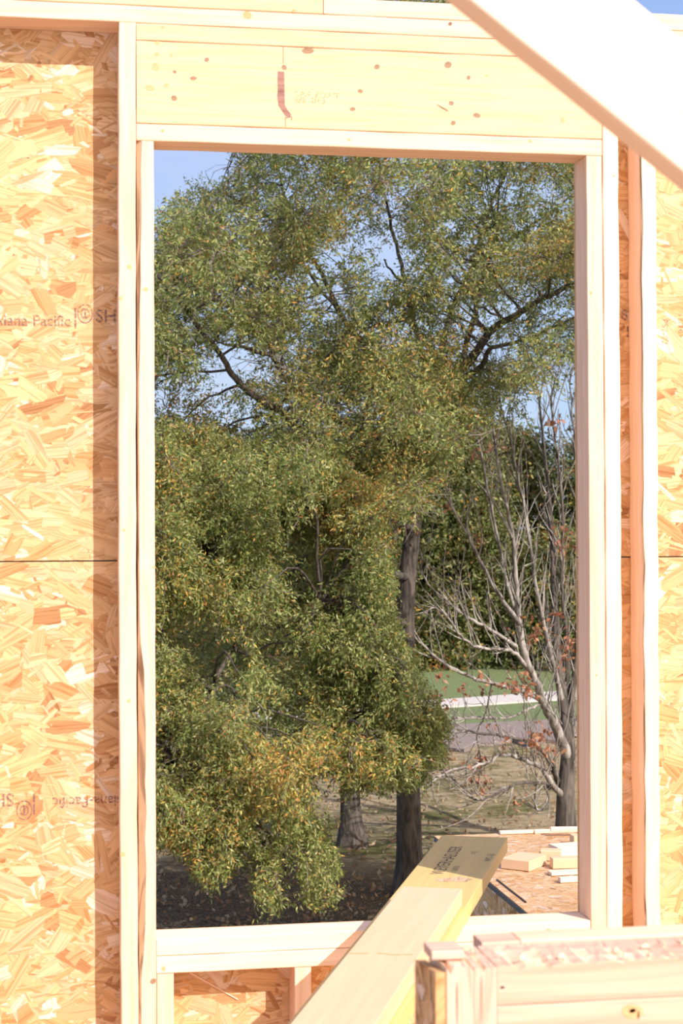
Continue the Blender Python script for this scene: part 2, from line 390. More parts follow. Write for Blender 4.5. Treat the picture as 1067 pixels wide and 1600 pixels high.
flat('top_plate', -0.6, xj, ZP2, ZT, 'upper top plate, left board up to the butt joint', M['header'], [kn(459, 17, 5, -0.6, ZP2, 'knot_pale', 'h')], cat='plate')
flat('top_plate', xj+0.001, 1.95, ZP2, ZT, 'upper top plate, right board under the open sky', M['stud'], cat='plate')
# sill
zs = ZH-SILL
flat('window_sill', 2*ST, XR, zs-ST, zs, 'upper sill board of the window, bright white, with beams lying across it', M['white'],
     [kn(856, 1453, 5, 2*ST, zs-ST, 'knot_pale', 'h')], cat='sill')
flat('window_sill', 2*ST, XR, zs-2*ST, zs-ST, 'lower sill board of the window, directly on the short studs', M['white'],
     [kn(255, 1513, 6, 2*ST, zs-2*ST, 'knot_pale', 'h')], cat='sill')
stud(2*ST, 0.038, zs-2*ST-G, 'short cripple stud under the left end of the sill', name='cripple_stud')
cx2 = float(ony(460, 1540, 0)[0])
stud(cx2, 0.038, zs-2*ST-G, 'short cripple stud under the sill beside the long beams, half in shadow', name='cripple_stud')
stud(0.83, 0.038, zs-2*ST-G, 'short cripple stud under the sill hidden behind the chewed boards', name='cripple_stud')
flat('sole_plate', -0.6, 1.95, 0.0, 0.038, 'bottom plate of the wall on the subfloor', M['stud'], cat='plate')

# loose splinter and nails on the lower sheathing
mb = MB()
a = ony(297, 1520, YS-0.004); b = ony(372, 1562, YS-0.004)
for da, db in ((0, 0),):
    mb.quad([a+(0, 0, -.002), b+(0, 0, -.001), b+(0, 0, .0012), a+(0, 0, .002)], [(0, 0), (.1, 0), (.1, .01), (0, .01)])
    mb.quad([a+(0, .002, .002), b+(0, .002, .0012), b+(0, .002, -.001), a+(0, .002, -.002)], [(0, 0), (.1, 0), (.1, .01), (0, .01)])
    mb.quad([a+(0, 0, .002), b+(0, 0, .0012), b+(0, .002, .0012), a+(0, .002, .002)], [(0, 0), (.1, 0), (.1, .01), (0, .01)])
o = link('wood_splinter', mb.mesh('wood_splinter'), M['white']); tag(o, 'thin pale splinter hanging across the sheathing under the sill', 'splinter')

# ------------------------------------------------------------------ printing on things
def text(name, s, size, origin, X, Y, mat, parent, sx=1.0, mirror=False, label=None, bold=0.0):
    cu = bpy.data.curves.new(name, 'FONT'); cu.body = s; cu.size = size; cu.offset = bold; cu.resolution_u = 3
    tmp = bpy.data.objects.new('tmp', cu); COL.objects.link(tmp)
    bpy.context.view_layer.update()
    me = bpy.data.meshes.new_from_object(tmp.evaluated_get(bpy.context.evaluated_depsgraph_get()))
    bpy.data.objects.remove(tmp)
    o = link(name, me, mat)
    X = Vector(X).normalized(); Y = Vector(Y).normalized(); Z = X.cross(Y)
    X = X*sx
    mw = Matrix(((X.x, Y.x, Z.x, origin[0]), (X.y, Y.y, Z.y, origin[1]), (X.z, Y.z, Z.z, origin[2]), (0, 0, 0, 1)))
    bpy.context.view_layer.update()
    o.matrix_world = mw; o.parent = parent; o.matrix_parent_inverse = parent.matrix_world.inverted()
    if label: o['label'] = label
    return o
yt = YS-0.0018
p = ony(-46, 507, yt); text('printed_lettering', 'Louisiana-Pacific', 0.034, p, (1, 0, 0.0), UP, M['ink'], wl, sx=0.98, label='faded brown maker stamp on the strand board', bold=0.0004)
p = ony(122, 512, yt); text('printed_lettering', '|', 0.05, ony(113, 505, yt), RT, UP, M['ink'], wl, bold=0.0004)
text('printed_lettering', 'SHE', 0.040, ony(149, 503, yt), RT, UP, M['ink'], wl, bold=0.0006)
p = ony(190, 1244, yt); text('printed_lettering', 'isiana-Pacific', 0.034, ony(196, 1243, yt), (-1, 0, 0.0), (0, 0, -1), M['ink'], wl, sx=0.95, bold=0.0004)
text('printed_lettering', '|', 0.05, ony(58, 1248, yt), (-1, 0, 0), (0, 0, -1), M['ink'], wl, bold=0.0004)
text('printed_lettering', 'SHE', 0.040, ony(22, 1240, yt), (-1, 0, 0), (0, 0, -1), M['ink'], wl, bold=0.0006)
def ringmark(px, py, r, parent, tilt=0.0):
    c = ony(px, py, yt); mb = MB()
    def ring(r0, r1, e):
        b0 = len(mb.v); n = 28
        for i in range(n):
            t = i/n*2*math.pi
            for rr in (r0, r1): mb.v.append((c[0]+rr*e*math.cos(t), c[1], c[2]+rr*math.sin(t)))
        for i in range(n):
            j = (i+1) % n; mb.face((b0+2*i, b0+2*i+1, b0+2*j+1, b0+2*j))
    ring(r*0.86, r, 0.8); ring(r*0.42, r*0.55, 0.8)
    mb.quad([(c[0]-.002, c[1], c[2]-r*.4), (c[0]+.002, c[1], c[2]-r*.4), (c[0]+.002, c[1], c[2]+r*.4), (c[0]-.002, c[1], c[2]+r*.4)])
    o = link('printed_emblem', mb.mesh('printed_emblem'), M['ink']); bpy.context.view_layer.update()
    o.parent = parent; o.matrix_parent_inverse = parent.matrix_world.inverted(); o['label'] = 'faded round brown emblem'
ringmark(133, 490, 0.022, wl); ringmark(38, 1266, 0.022, wl)
text('printed_lettering', 'PS2-92', 0.022, ony(1034, 498, yt), (0, 0, -1), RT, M['ink'], wr, label='small faded grade stamp')
text('printed_lettering', '32/16', 0.022, ony(1060, 488, yt), (0, 0, -1), RT, M['ink'], wr)
text('printed_lettering', '87', 0.036, ony(970, 500, yt), RT, UP, M['ink'], wr, bold=0.0008)
text('printed_lettering', '1', 0.036, ony(975, 526, yt), RT, UP, M['ink'], wr, bold=0.0006)
text('grade_stamp', 'S-P-F  KD-HT', 0.020, ony(459, 152, -0.0007), (1, 0, -0.0), UP, M['ink_faint'], hd, sx=0.9, label='very faint tan grade stamp', bold=0.0006)
text('grade_stamp', '#2  013', 0.018, ony(462, 160, -0.0007), (1, 0, -0.0), UP, M['ink_faint'], hd, sx=1.2, bold=0.0006)

# ------------------------------------------------------------------ brace (near the camera)
yb = -2.25
A = ony(735, 0, yb); B = ony(1067, 268, yb)
dirb = Vector(B-A).normalized(); nb = Vector((dirb.z, 0, -dirb.x))
if nb.z < 0: nb = -nb
T = ony(992, 0, yb); wb = (Vector(T-A)).dot(nb)
foot = A+np.array(dirb)*((0.05-A[2])/dirb.z)
# from the foot upwards: X = -dirb, Y = nb, thickness = X x Y must be +y
X = -dirb
orig = foot if X.cross(nb).y > 0 else foot
Lb = (2.75-0.05)/X.z
if X.cross(nb).y > 0:
    board('diagonal_brace', orig, X, nb, Lb, wb, ST, M['white'], 'large pale diagonal brace crossing the top right corner nearest the camera', 'brace', knots=[(1.9, .05, .006, .005, M['knot_pale'])])
else:
    board('diagonal_brace', Vector(orig)+nb*wb, X, -nb, Lb, wb, ST, M['white'], 'large pale diagonal brace crossing the top right corner nearest the camera', 'brace', knots=[])

# ------------------------------------------------------------------ the two long beams through the window
ang = math.radians(21.3); bd = Vector((math.sin(ang), math.cos(ang), 0)); bp = Vector((math.cos(ang), -math.sin(ang), 0))
farL = Vector((0.916, 0.884, zs+0.0012)); LT = 0.038
# X = -bd (towards camera), Y = bp, X x Y = up?
Lb1 = 2.55
X = -bd; up = X.cross(bp)
def beam(name, far, width, th, L, mat, label, **k):
    # top face is the z=0 face of the section: put origin on the top, thickness going down
    if up.z < 0: return board(name, Vector(far)+Vector((0, 0, th)), X, bp, L, width, th, mat, label, 'beam', ch=0.0015, rough=0.0, **k)
    return board(name, Vector(far)+Vector((0, 0, th))+bp*width, X, -bp, L, width, th, mat, label, 'beam', ch=0.0015, rough=0.0, **k)
def tb(px, py, far, z):   # pixel to (u, v) on a beam's top
    p = Vector(onz(px, py, z))-Vector(far); return (-(p.x*bd.x+p.y*bd.y), p.x*bp.x+p.y*bp.y)
z1 = farL.z+LT
flip = up.z >= 0
def uv_(q, width): return (q[0], width-q[1]) if flip else q
gouge = [uv_(tb(px, py, farL, z1), 0.184) for px, py in ((680, 1374), (700, 1372), (720, 1370), (739, 1374), (728, 1378), (705, 1377), (688, 1378))]
lower = beam('laminated_beam', farL, 0.184, LT, Lb1, M['yellow'], 'yellow laminated beam with black lettering, lower of the two through the window', extra=[(gouge, M['bark'])])
farU = farL + Vector((0, 0, LT+0.0008)); 
q = Vector(onz(628, 1385, farU.z+LT)); farU = Vector((q.x, q.y, farU.z))
s_ = (farU-farL).dot(bp); 
z2 = farU.z+LT
line = [uv_(tb(px, py, farU, z2), 0.138) for px, py in ((546, 1489.2), (575, 1488.8), (576, 1490), (546, 1490.6))]
line2 = [uv_(tb(px, py, farU, z2), 0.138) for px, py in ((590, 1488.6), (612, 1491), (645, 1491), (645, 1492), (612, 1492.4), (590, 1490))]
upper = beam('plank_beam', farU, 0.138, LT, 1.75, M['tan'], 'tan plank beam lying on top of the yellow laminated beam', extra=[(line, M['knot_pale']), (line2, M['knot_pale'])])
def beamtext(s, size, px, py, X_, Y_, far, z, sx=1.0):
    p = onz(px, py, z+0.0008); return text('printed_lettering', s, size, p, X_, Y_, M['ink_black'], lower, sx=sx, bold=0.0)
t = beamtext('WEYERHAEUSER', 0.047, 692, 1366, bd, -bp, farL, z1, 1.05); t['label'] = 'black printed lettering along the beam'
beamtext('2.0E ES', 0.020, 713, 1361, bd, -bp, farL, z1, 1.1)
beamtext('= II', 0.030, 745, 1335, bd, -bp, farL, z1)
beamtext('WS 13', 0.026, 766, 1346, bd, -bp, farL, z1, 1.4)
# lettering on the lit side of the lower beam
ps = farL+bp*0.1848
def side(px, py):
    r = ray(px, py); n_ = np.array(bp); tt = (np.array(ps)-CAM).dot(n_)/r.dot(n_); return CAM+r*tt
text('printed_lettering', 'VIVY  NOVA', 0.022, side(694, 1472), bd, UP, M['ink_faint'], lower)

# ------------------------------------------------------------------ chewed half wall in the right foreground
yf = -1.90
def chew(name, x0, x1, zt, zb, y0, y1, mat, label, depth=0.012, seed=1, cat='board', step=0.006, vertical=False, left_rag=0.0, parent=None):
    """board whose top edge was hacked by a saw: ragged teeth along the front top edge, raw wood where torn"""
    r = np.random.default_rng(seed); mb = MB()
    n = int((x1-x0)/step); xs = np.linspace(x0, x1, n+1)+np.concatenate([[0], r.uniform(-.3, .3, n-1)*step, [0]])
    prof = np.abs(np.convolve(r.normal(0, 1, n+5), [.3, .5, .3], 'same')[:n+1])*depth*0.16
    for i in range(0, n, 7): prof[min(n, i+r.integers(0, 5))] += depth*r.uniform(.3, .9)
    nd = 6; ys = np.linspace(y0, y1, nd+1)
    idx = {}
    for i, x in enumerate(xs):
        for j, y in enumerate(ys):
            f = (1-j/nd)**0.8 if prof[i] > depth*.3 else (1-j/nd)**2
            z = zt - prof[i]*f - (r.uniform(0, .0016) if j not in (0, nd) else 0)
            idx[i, j] = len(mb.v); mb.v.append((x + (j/nd)*0.004*math.sin(i*1.7), y, z))
    for i in range(n):
        for j in range(nd):
            torn = (prof[i]+prof[i+1])*.5*(1-(j+.5)/nd) > depth*0.10
            mb.face((idx[i, j], idx[i+1, j], idx[i+1, j+1], idx[i, j+1]), [(xs[i], ys[j]), (xs[i+1], ys[j]), (xs[i+1], ys[j+1]), (xs[i], ys[j+1])], 1 if torn else 0)
    # front, with a few rows
    rows = [0.0, 0.25, 1.0]; ft = {}
    zf = [mb.v[idx[i, 0]][2] for i in range(n+1)]
    for i, x in enumerate(xs):
        for k_ in range(1, 3):
            z = zf[i] + ((zt-depth*0.9)-zf[i] if k_ == 1 else zb-zf[i]); z = min(z, zf[i]-1e-4)
            ft[i, k_] = len(mb.v); mb.v.append((x, y0, z))
        ft[i, 0] = idx[i, 0]
    for i in range(n):
        for k_ in range(2):
            a_, b_, c_, d_ = ft[i, k_+1], ft[i+1, k_+1], ft[i+1, k_], ft[i, k_]
            uvs = [(mb.v[q][2], mb.v[q][0]) if vertical else (mb.v[q][0], mb.v[q][2]) for q in (a_, b_, c_, d_)]
            mb.face((a_, b_, c_, d_), uvs, 0)
    # back, bottom, ends
    def V(x, y, z): mb.v.append((x, y, z)); return len(mb.v)-1
    bb = [V(x, y1, zb) for x in xs]
    for i in range(n):
        mb.face((bb[i+1], bb[i], idx[i, nd], idx[i+1, nd]), [(0, 0)]*4, 0)
        mb.face((ft[i+1, 2], ft[i, 2], bb[i], bb[i+1]), [(0, 0)]*4, 0)
    for i, rev in ((0, False), (n, True)):
        loop = [ft[i, 2], ft[i, 1]]+[idx[i, j] for j in range(nd+1)]+[bb[i]]
        uvs = [(mb.v[q][1]*.3, mb.v[q][2]) for q in loop]
        if rev: loop = loop[::-1]; uvs = uvs[::-1]
        mb.face(loop, uvs, 1)
    # upright splinters left by the saw
    for s in range(int((x1-x0)/0.024)):
        x = r.uniform(x0+.002, x1-.006); i = int(np.clip((x-x0)/(x1-x0)*n, 0, n-1))
        wz = r.uniform(.001, .0035); h = r.uniform(.001, .0045); zz = zt-prof[i]-0.001; yy = y0+r.uniform(0.0005, .012); ly = r.uniform(.004, .016)
        lean = r.uniform(-.006, .004)
        P = [(x, yy, zz), (x+wz, yy, zz), (x+wz+lean*.5, yy+ly*.4, zz+h), (x+lean, yy+ly*.5, zz+h*.8), (x+wz*2, yy+ly, zz), (x, yy+ly, zz)]
        b = len(mb.v); mb.v += P
        for f in ((0, 1, 2, 3), (1, 4, 2), (4, 5, 3, 2), (5, 0, 3)): mb.face([b+q_ for q_ in f], [(P[q_][0], P[q_][2]) for q_ in f], 1)
    me = mb.mesh(name)
    o = link(name, me, [mat, M['raw']])
    return tag(o, label, cat)
xl = float(ony(698, 1540, yf)[0]); xm = float(ony(741, 1540, yf)[0]); xq = float(ony(777, 1540, yf)[0])
ztop = float(ony(720, 1508, yf)[2])-0.002
chew('post_stud', xl, xm-0.0006, ztop, 0.0, yf, yf+0.089, M['grooved'], 'grooved weathered stud at the left corner of the hacked half wall beside strand board', depth=0.008, seed=4, cat='stud', step=0.0035, vertical=True)
chew('post_stud', xm, xq-0.0006, ztop-0.001, 0.0, yf, yf+0.089, M['grooved'], 'weathered upright stud between its grooved twin and the horizontal boards', depth=0.011, seed=5, cat='stud', step=0.0035, vertical=True)
zt2 = float(ony(820, 1507, yf)[2]); zmid = float(ony(782, 1571, yf)[2])
chew('half_wall_board', xq, 0.98, zt2, zmid+0.0004, yf, yf+0.089, M['pink'], 'upper horizontal weathered board with splintered saw-cut top edge', depth=0.008, seed=6)
board('half_wall_board', (xq, yf, zmid-0.0004), RT, (0, 0, -1), 0.98-xq, ST, 0.089, M['pink'], 'lower horizontal weathered board with a dark frayed knot', 'board',
      knots=[(float(ony(988, 1577, yf)[0])-xq, 0.014, .013, .008, M['knot_pale']), (float(ony(988, 1575, yf)[0])-xq, 0.013, .004, .0025, M['knot']), (float(ony(997, 1580, yf)[0])-xq, 0.018, .0012, .005, M['knot'])])
# back plate
zb0 = zt2+0.002
xb = float(ony(752, 1490, yf+0.098)[0]); xbj = float(ony(812, 1480, yf+0.1)[0])
board('half_wall_plate', (xb, yf+0.0935, zb0), RT, (0, 0, -1), xbj-xb-0.001, 0.03, 0.045, M['pink'], 'short plate offcut with dark end grain on the half wall, left of the crack', 'board')
board('half_wall_plate', (xbj, yf+0.093, zb0+0.001), RT, (0, 0, -1), 0.98-xbj, 0.03, 0.045, M['stud'], 'long pale plate along the back of the hacked half wall', 'board')
board('half_wall_plate', (xl-0.010, yf+0.028, ztop+0.011), RT, (0, 0, -1), 0.036, 0.0105, 0.045, M['grooved'], 'small weathered piece with dark end on top of the left corner of the half wall', 'board')
board('half_wall_plate', (xl, yf+0.093, zb0-0.032), RT, (0, 0, -1), 0.98-xl, ST, 0.044, M['pink'], 'lower plate carrying the short offcut at the back of the half wall', 'board')
stud_o = board('post_stud', (0.942, yf+0.002, 0.0), UP, RT, zmid-ST-0.001, ST, 0.087, M['pink'], 'upright stud outside the right edge carrying the horizontal boards', 'stud')
board('post_stud', (0.942, yf+0.093, 0.0), UP, RT, zb0-0.032-ST-0.001, ST, 0.044, M['pink'], 'rear upright stud outside the right edge carrying the back plate', 'stud')
def marks(parent, name, items, label=None):
    """thin dark splits and nail holes sunk in the front face, as one part"""
    mb = MB()
    for (px, py, w_, h_) in items:
        c = ony(px, py, yf-0.0004); n = 10; b0 = len(mb.v); k_ = 1.0/1370
        for a in range(n):
            t = a/n*2*math.pi; mb.v.append((c[0]+w_*k_*.5*math.cos(t)*(1+.2*math.sin(3*t)), c[1], c[2]+h_*k_*.5*math.sin(t)))
        mb.face(list(range(n)))
    o = link(name, mb.mesh(name), M['knot'], parent)
    if label: o['label'] = label
pa = bpy.data.objects['post_stud']; pb = bpy.data.objects['post_stud.001']; pc = bpy.data.objects['half_wall_board']; pe = bpy.data.objects['half_wall_board.001']
marks(pa, 'splits', [(714, 1568, 1.6, 70), (705, 1575, .8, 50), (726, 1560, .9, 80), (734, 1580, .8, 40), (712, 1529, 5, 9), (730, 1552, 5, 8), (710, 1599, 6, 8), (720, 1545, .7, 30)], 'dark splits and nail holes')
marks(pb, 'splits', [(752, 1560, 1.0, 70), (760, 1550, .8, 60), (767, 1575, 1.0, 50), (757, 1525, 5, 9), (748, 1570, 3, 4), (763, 1597, 8, 7)], 'dark splits and nail holes')
marks(pc, 'nail_holes', [(785, 1543, 7, 4), (921, 1521, 9, 4)], 'dark nail hole and knot')
# chips lying along the ragged edge
r_ = np.random.default_rng(21)
for i in range(12):
    x = r_.uniform(xl+0.005, 0.60); y = yf+r_.uniform(0.006, 0.07); z = zt2+0.0012
    L = r_.uniform(.005, .014); wd = r_.uniform(.0015, .004); a = r_.uniform(-.9, .9)+math.radians(90)*(r_.random() < .4); h = r_.uniform(.001, .004)
    if x < xq: z = ztop+0.0012
    c, s = math.cos(a), math.sin(a); mb = MB()
    P = [(-L/2, -wd/2, 0), (L/2, -wd/3, 0), (L/2, wd/3, 0), (-L/2, wd/2, 0), (-L/2*.8, -wd/2, h), (0, -wd/3, h*1.8), (0, wd/3, h*1.9), (-L/2*.9, wd/2, h)]
    mb.v += [(p_[0]*c-p_[1]*s, p_[0]*s+p_[1]*c, p_[2]) for p_ in P]
    for f in ((3, 2, 1, 0), (4, 5, 6, 7), (0, 1, 5, 4), (1, 2, 6, 5), (2, 3, 7, 6), (3, 0, 4, 7)): mb.face(f, [(P[q][0], P[q][1]) for q in f])
    o = link('wood_chip', mb.mesh('wood_chip'), M['raw']); o.location = (x, y, z)
    tag(o, 'small pale wood chip lying on the sawn top of the half wall', 'wood chip', 'wood chips on the hacked half wall')
# strand board cheek on its left side (faces -x)
ch_ = strands('sheathing_offcut', 0.105, 0.80, 900, 31, mean=(0.05, 0.014), spread=1.2, thick=0.011)
mb2 = ch_
zc = float(ony(688, 1518, yf)[2])
co = ch_.vertices
arr = np.zeros(len(co)*3); co.foreach_get('co', arr); arr = arr.reshape(-1, 3)
# ragged top: squeeze height
arr[:, 2] = arr[:, 2]/0.80*(zc-0.0) 
topm = arr[:, 2] > zc-0.03
arr[:, 2] = np.minimum(arr[:, 2], zc-0.001+0.006*np.abs(np.sin(arr[:, 0]*90))+0.004*np.sin(arr[:, 0]*210))
arr[:, 2] -= np.where(topm, 0.013*np.clip(1-arr[:, 0]/0.105, 0, 1), 0)
co.foreach_set('co', arr.ravel()); ch_.update()
o = link('sheathing_offcut', ch_, [M['strand'], M['crack']])
# local x -> -y (so that face -Y -> -x) : want outward normal -x
xo = xl-0.0125
o.matrix_world = Matrix(((0, 1, 0, xo), (-1, 0, 0, yf+0.105), (0, 0, 1, 0.0), (0, 0, 0, 1)))
tag(o, 'rough strand board strip covering the left side of the hacked half wall', 'sheathing')

# ------------------------------------------------------------------ deck beyond the window
dk = strands('floor', 2.6, 2.93, 22000, 41, mean=(0.085, 0.017), spread=1.2, thick=0.018, contrast=0.6, layers=0.0007, tint=(0.94, 0.98, 1.08))
o = link('floor', dk, [M['strand'], M['crack']])
XD = 1.378
o.matrix_world = Matrix(((1, 0, 0, XD), (0, 0, 1, 0.13), (0, -1, 0, 0.0), (0, 0, 0, 1)))
tag(o, 'sunlit strand board deck beyond the window at the right', kind='structure')
# rim board under its left edge
rb = strands('rim_board', 2.93, 0.30, 1500, 42, mean=(0.10, 0.022), spread=0.5, thick=0.028)
o = link('rim_board', rb, [M['strand'], M['crack']])
o.matrix_world = Matrix(((0, 1, 0, XD+0.004), (-1, 0, 0, 0.13+2.93), (0, 0, 1, -0.3185), (0, 0, 0, 1)))
tag(o, 'shaded strand board rim under the left edge of the deck', 'rim board')
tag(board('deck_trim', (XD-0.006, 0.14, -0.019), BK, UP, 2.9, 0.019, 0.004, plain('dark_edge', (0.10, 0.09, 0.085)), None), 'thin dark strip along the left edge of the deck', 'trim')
rb2 = strands('rim_board', 2.56, 0.30, 300, 43, thick=0.028)
o = link('rim_board', rb2, [M['strand'], M['crack']]); o.location = (XD+0.036, 3.03, -0.3185)
tag(o, 'strand board rim under the far edge of the deck', 'rim board')
mb = MB(); a = onz(776, 1374, .0025); b = onz(822, 1410, .0025); n_ = Vector(b-a).normalized(); n_ = np.array((n_.y, -n_.x, 0))*0.003
mb.quad([a-n_, b-n_, b+n_, a+n_]); up_ = np.array((0, 0, .0015))
mb.quad([a+n_+up_, b+n_+up_, b-n_+up_, a-n_+up_][::-1])
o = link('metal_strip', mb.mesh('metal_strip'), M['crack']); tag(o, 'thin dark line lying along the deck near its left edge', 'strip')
# offcuts
def block(corner_px, dirang, L, wd, th, mat, label, z=0.002, name='lumber_offcut'):
    p = onz(*corner_px, z); a = math.radians(dirang); X = Vector((math.cos(a), math.sin(a), 0)); Y = Vector((-math.sin(a), math.cos(a), 0))
    return board(name, (p[0], p[1], z+th), X, -Y, L, wd, th, mat, label, 'offcut') if False else board(name, Vector((p[0], p[1], z)), X, Y, L, wd, th, mat, label, 'offcut')
p1 = onz(826, 1362, .002); p0 = onz(783, 1357, .002); a1 = math.degrees(math.atan2(p1[1]-p0[1], p1[0]-p0[0]))
L1 = float(np.linalg.norm(p1-p0))
block((783, 1357), a1, L1, 0.15, ST, M['tan'], 'lumber offcut on the deck closest to the yellow beam, with white end grain')
block((845, 1345), -18, 0.075, 0.06, ST, M['tan'], 'short tan offcut with shaded end, touching the white board behind')
block((872, 1340), 8, 0.28, 0.09, ST, M['white'], 'white board offcut propped on the deck behind the tan ones', z=0.002)
block((864, 1358), -3, 0.30, 0.05, ST, M['tan'], 'long tan offcut in front of the white board on the deck')
block((862, 1369), 3, 0.28, 0.05, 0.012, M['white'], 'thin white strip on the deck, farther of the two nearest the stud')
block((876, 1380), 2, 0.24, 0.03, 0.018, M['white'], 'thin white strip on the deck, nearest to the window')
block((782, 1304), -1, 0.17, 0.03, 0.012, M['white'], 'left strip of the thin laths along the far deck edge')
block((836, 1303), 0, 0.30, 0.03, 0.014, M['white'], 'middle lath along the far edge of the deck')
block((861, 1300), -8, 0.25, 0.025, 0.018, M['white'], 'angled lath crossing behind the others at the far deck edge', z=0.02)
block((897, 1322), 0, 0.09, 0.06, ST, M['tan'], 'small dark-ended block beside the window stud on the deck')

# ------------------------------------------------------------------ ground
GZ = -3.95
def groundmat():
    mm, t, b, o = nodes('dry_lawn')
    tc = N(t, 'ShaderNodeTexCoord')
    big = N(t, 'ShaderNodeTexNoise', Scale=0.45, Detail=4.0, Roughness=0.6); t.links.new(tc.outputs['Object'], big.inputs[0])
    mid = N(t, 'ShaderNodeTexNoise', Scale=4.0, Detail=6.0, Roughness=0.7); t.links.new(tc.outputs['Object'], mid.inputs[0])
    mp = N(t, 'ShaderNodeMapping'); mp.inputs['Scale'].default_value = (1, .5, 1); t.links.new(tc.outputs['Object'], mp.inputs[0])
    fine = N(t, 'ShaderNodeTexNoise', Scale=38.0, Detail=5.0, Roughness=0.8); t.links.new(mp.outputs[0], fine.inputs[0])
    dry = ramp(t, [(0.28, (0.16, 0.115, 0.065)), (0.45, (0.50, 0.39, 0.24)), (0.66, (0.68, 0.56, 0.39))], fine.outputs[0])
    grn = ramp(t, [(0.30, (0.08, 0.09, 0.025)), (0.6, (0.26, 0.25, 0.10)), (0.75, (0.40, 0.36, 0.20))], fine.outputs[0])
    ad = N(t, 'ShaderNodeMath', operation='ADD'); ml = N(t, 'ShaderNodeMath', operation='MULTIPLY'); ml.inputs[1].default_value = 0.5
    t.links.new(mid.outputs[0], ml.inputs[0]); t.links.new(big.outputs[0], ad.inputs[0]); t.links.new(ml.outputs[0], ad.inputs[1])
    f = ramp(t, [(0.72, (0, 0, 0)), (0.86, (1, 1, 1))], ad.outputs[0])
    mx = N(t, 'ShaderNodeMixRGB'); t.links.new(f.outputs[0], mx.inputs[0]); t.links.new(dry.outputs[0], mx.inputs[1]); t.links.new(grn.outputs[0], mx.inputs[2])
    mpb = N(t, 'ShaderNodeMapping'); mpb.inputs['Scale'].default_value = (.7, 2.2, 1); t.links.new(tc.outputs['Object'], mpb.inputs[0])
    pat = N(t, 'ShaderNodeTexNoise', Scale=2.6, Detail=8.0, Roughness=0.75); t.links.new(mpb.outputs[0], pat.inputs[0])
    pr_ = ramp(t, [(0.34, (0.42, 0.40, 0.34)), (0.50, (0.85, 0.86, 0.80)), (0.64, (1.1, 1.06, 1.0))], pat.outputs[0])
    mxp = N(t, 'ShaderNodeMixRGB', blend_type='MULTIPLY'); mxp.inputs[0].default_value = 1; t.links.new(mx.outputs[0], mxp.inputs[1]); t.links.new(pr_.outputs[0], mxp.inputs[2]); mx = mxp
    # leaf litter and bare earth under the oaks, colour darkened as painted canopy shade
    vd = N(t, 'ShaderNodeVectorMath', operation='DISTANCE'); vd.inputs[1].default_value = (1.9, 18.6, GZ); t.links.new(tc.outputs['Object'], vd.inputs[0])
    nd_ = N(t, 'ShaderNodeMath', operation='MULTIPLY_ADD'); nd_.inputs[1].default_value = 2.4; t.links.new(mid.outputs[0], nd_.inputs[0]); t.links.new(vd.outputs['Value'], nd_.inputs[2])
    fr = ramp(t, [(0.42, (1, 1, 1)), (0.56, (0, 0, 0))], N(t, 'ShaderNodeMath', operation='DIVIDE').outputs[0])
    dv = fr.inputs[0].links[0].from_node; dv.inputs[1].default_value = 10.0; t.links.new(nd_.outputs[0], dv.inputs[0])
    soil_shade = ramp(t, [(0.36, (0.045, 0.038, 0.025)), (0.50, (0.16, 0.125, 0.08)), (0.62, (0.42, 0.33, 0.22))], fine.outputs[0])
    mx2 = N(t, 'ShaderNodeMixRGB'); t.links.new(fr.outputs[0], mx2.inputs[0]); t.links.new(mx.outputs[0], mx2.inputs[1]); t.links.new(soil_shade.outputs[0], mx2.inputs[2]); mx = mx2
    t.links.new(mx.outputs[0], b.inputs['Base Color']); b.inputs['Roughness'].default_value = 1.0; b.inputs['Specular IOR Level'].default_value = 0.1
    bp_ = N(t, 'ShaderNodeBump', Strength=1.0, Distance=0.06); t.links.new(fine.outputs[0], bp_.inputs['Height']); t.links.new(bp_.outputs[0], b.inputs['Normal'])
    return mm
def gz(x, y): return GZ + 0.05*math.sin(x*.5)*math.sin(y*.37)
mb = MB(); nx, ny = 60, 70; gx = np.linspace(-70, 90, nx); gy = np.linspace(0.2, 140, ny)
for yy in gy:
    for xx in gx: mb.v.append((xx, yy, gz(xx, yy)))
for j in range(ny-1):
    for i in range(nx-1): mb.face((j*nx+i, j*nx+i+1, (j+1)*nx+i+1, (j+1)*nx+i))
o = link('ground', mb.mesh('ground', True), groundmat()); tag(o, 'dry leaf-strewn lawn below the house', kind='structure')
# strips: gravel drive, lawn, walk  (direction across the view)
def strip(name, n1, n2, f1, f2, z, mat, label, wob=0.1, ext=4.0):
    """a long flat bed whose near edge runs through n1-n2 and far edge through f1-f2"""
    q = [Vector(onz(a_[0], a_[1], GZ)) for a_ in (n1, n2, f1, f2)]; mb = MB(); n = 60
    for i in range(n+1):
        s_ = -ext+(1+2*ext)*i/n; a_ = q[0].lerp(q[1], s_); b_ = q[2].lerp(q[3], s_)
        d_ = (b_-a_).normalized()*wob*(math.sin(i*1.3)+math.sin(i*2.9))
        for p_, zz in ((a_+d_, z-0.15), (a_+d_, z), (b_, z), (b_, z-0.15)): mb.v.append((p_.x, p_.y, zz))
    for i in range(n):
        for k_ in range(3): a_ = i*4+k_; mb.face((a_, a_+4, a_+5, a_+1))
    o = link(name, mb.mesh(name), mat); return tag(o, label, kind='structure')
green = groundmat(); green.name = 'green_lawn'
gm, gt, gb, go = nodes('green_grass'); tcn = N(gt, 'ShaderNodeTexCoord'); fn = N(gt, 'ShaderNodeTexNoise', Scale=20.0, Detail=5.0); gt.links.new(tcn.outputs['Object'], fn.inputs[0])
gr = ramp(gt, [(0.3, (0.07, 0.10, 0.03)), (0.7, (0.17, 0.22, 0.08))], fn.outputs[0]); gt.links.new(gr.outputs[0], gb.inputs['Base Color']); gb.inputs['Roughness'].default_value = 1
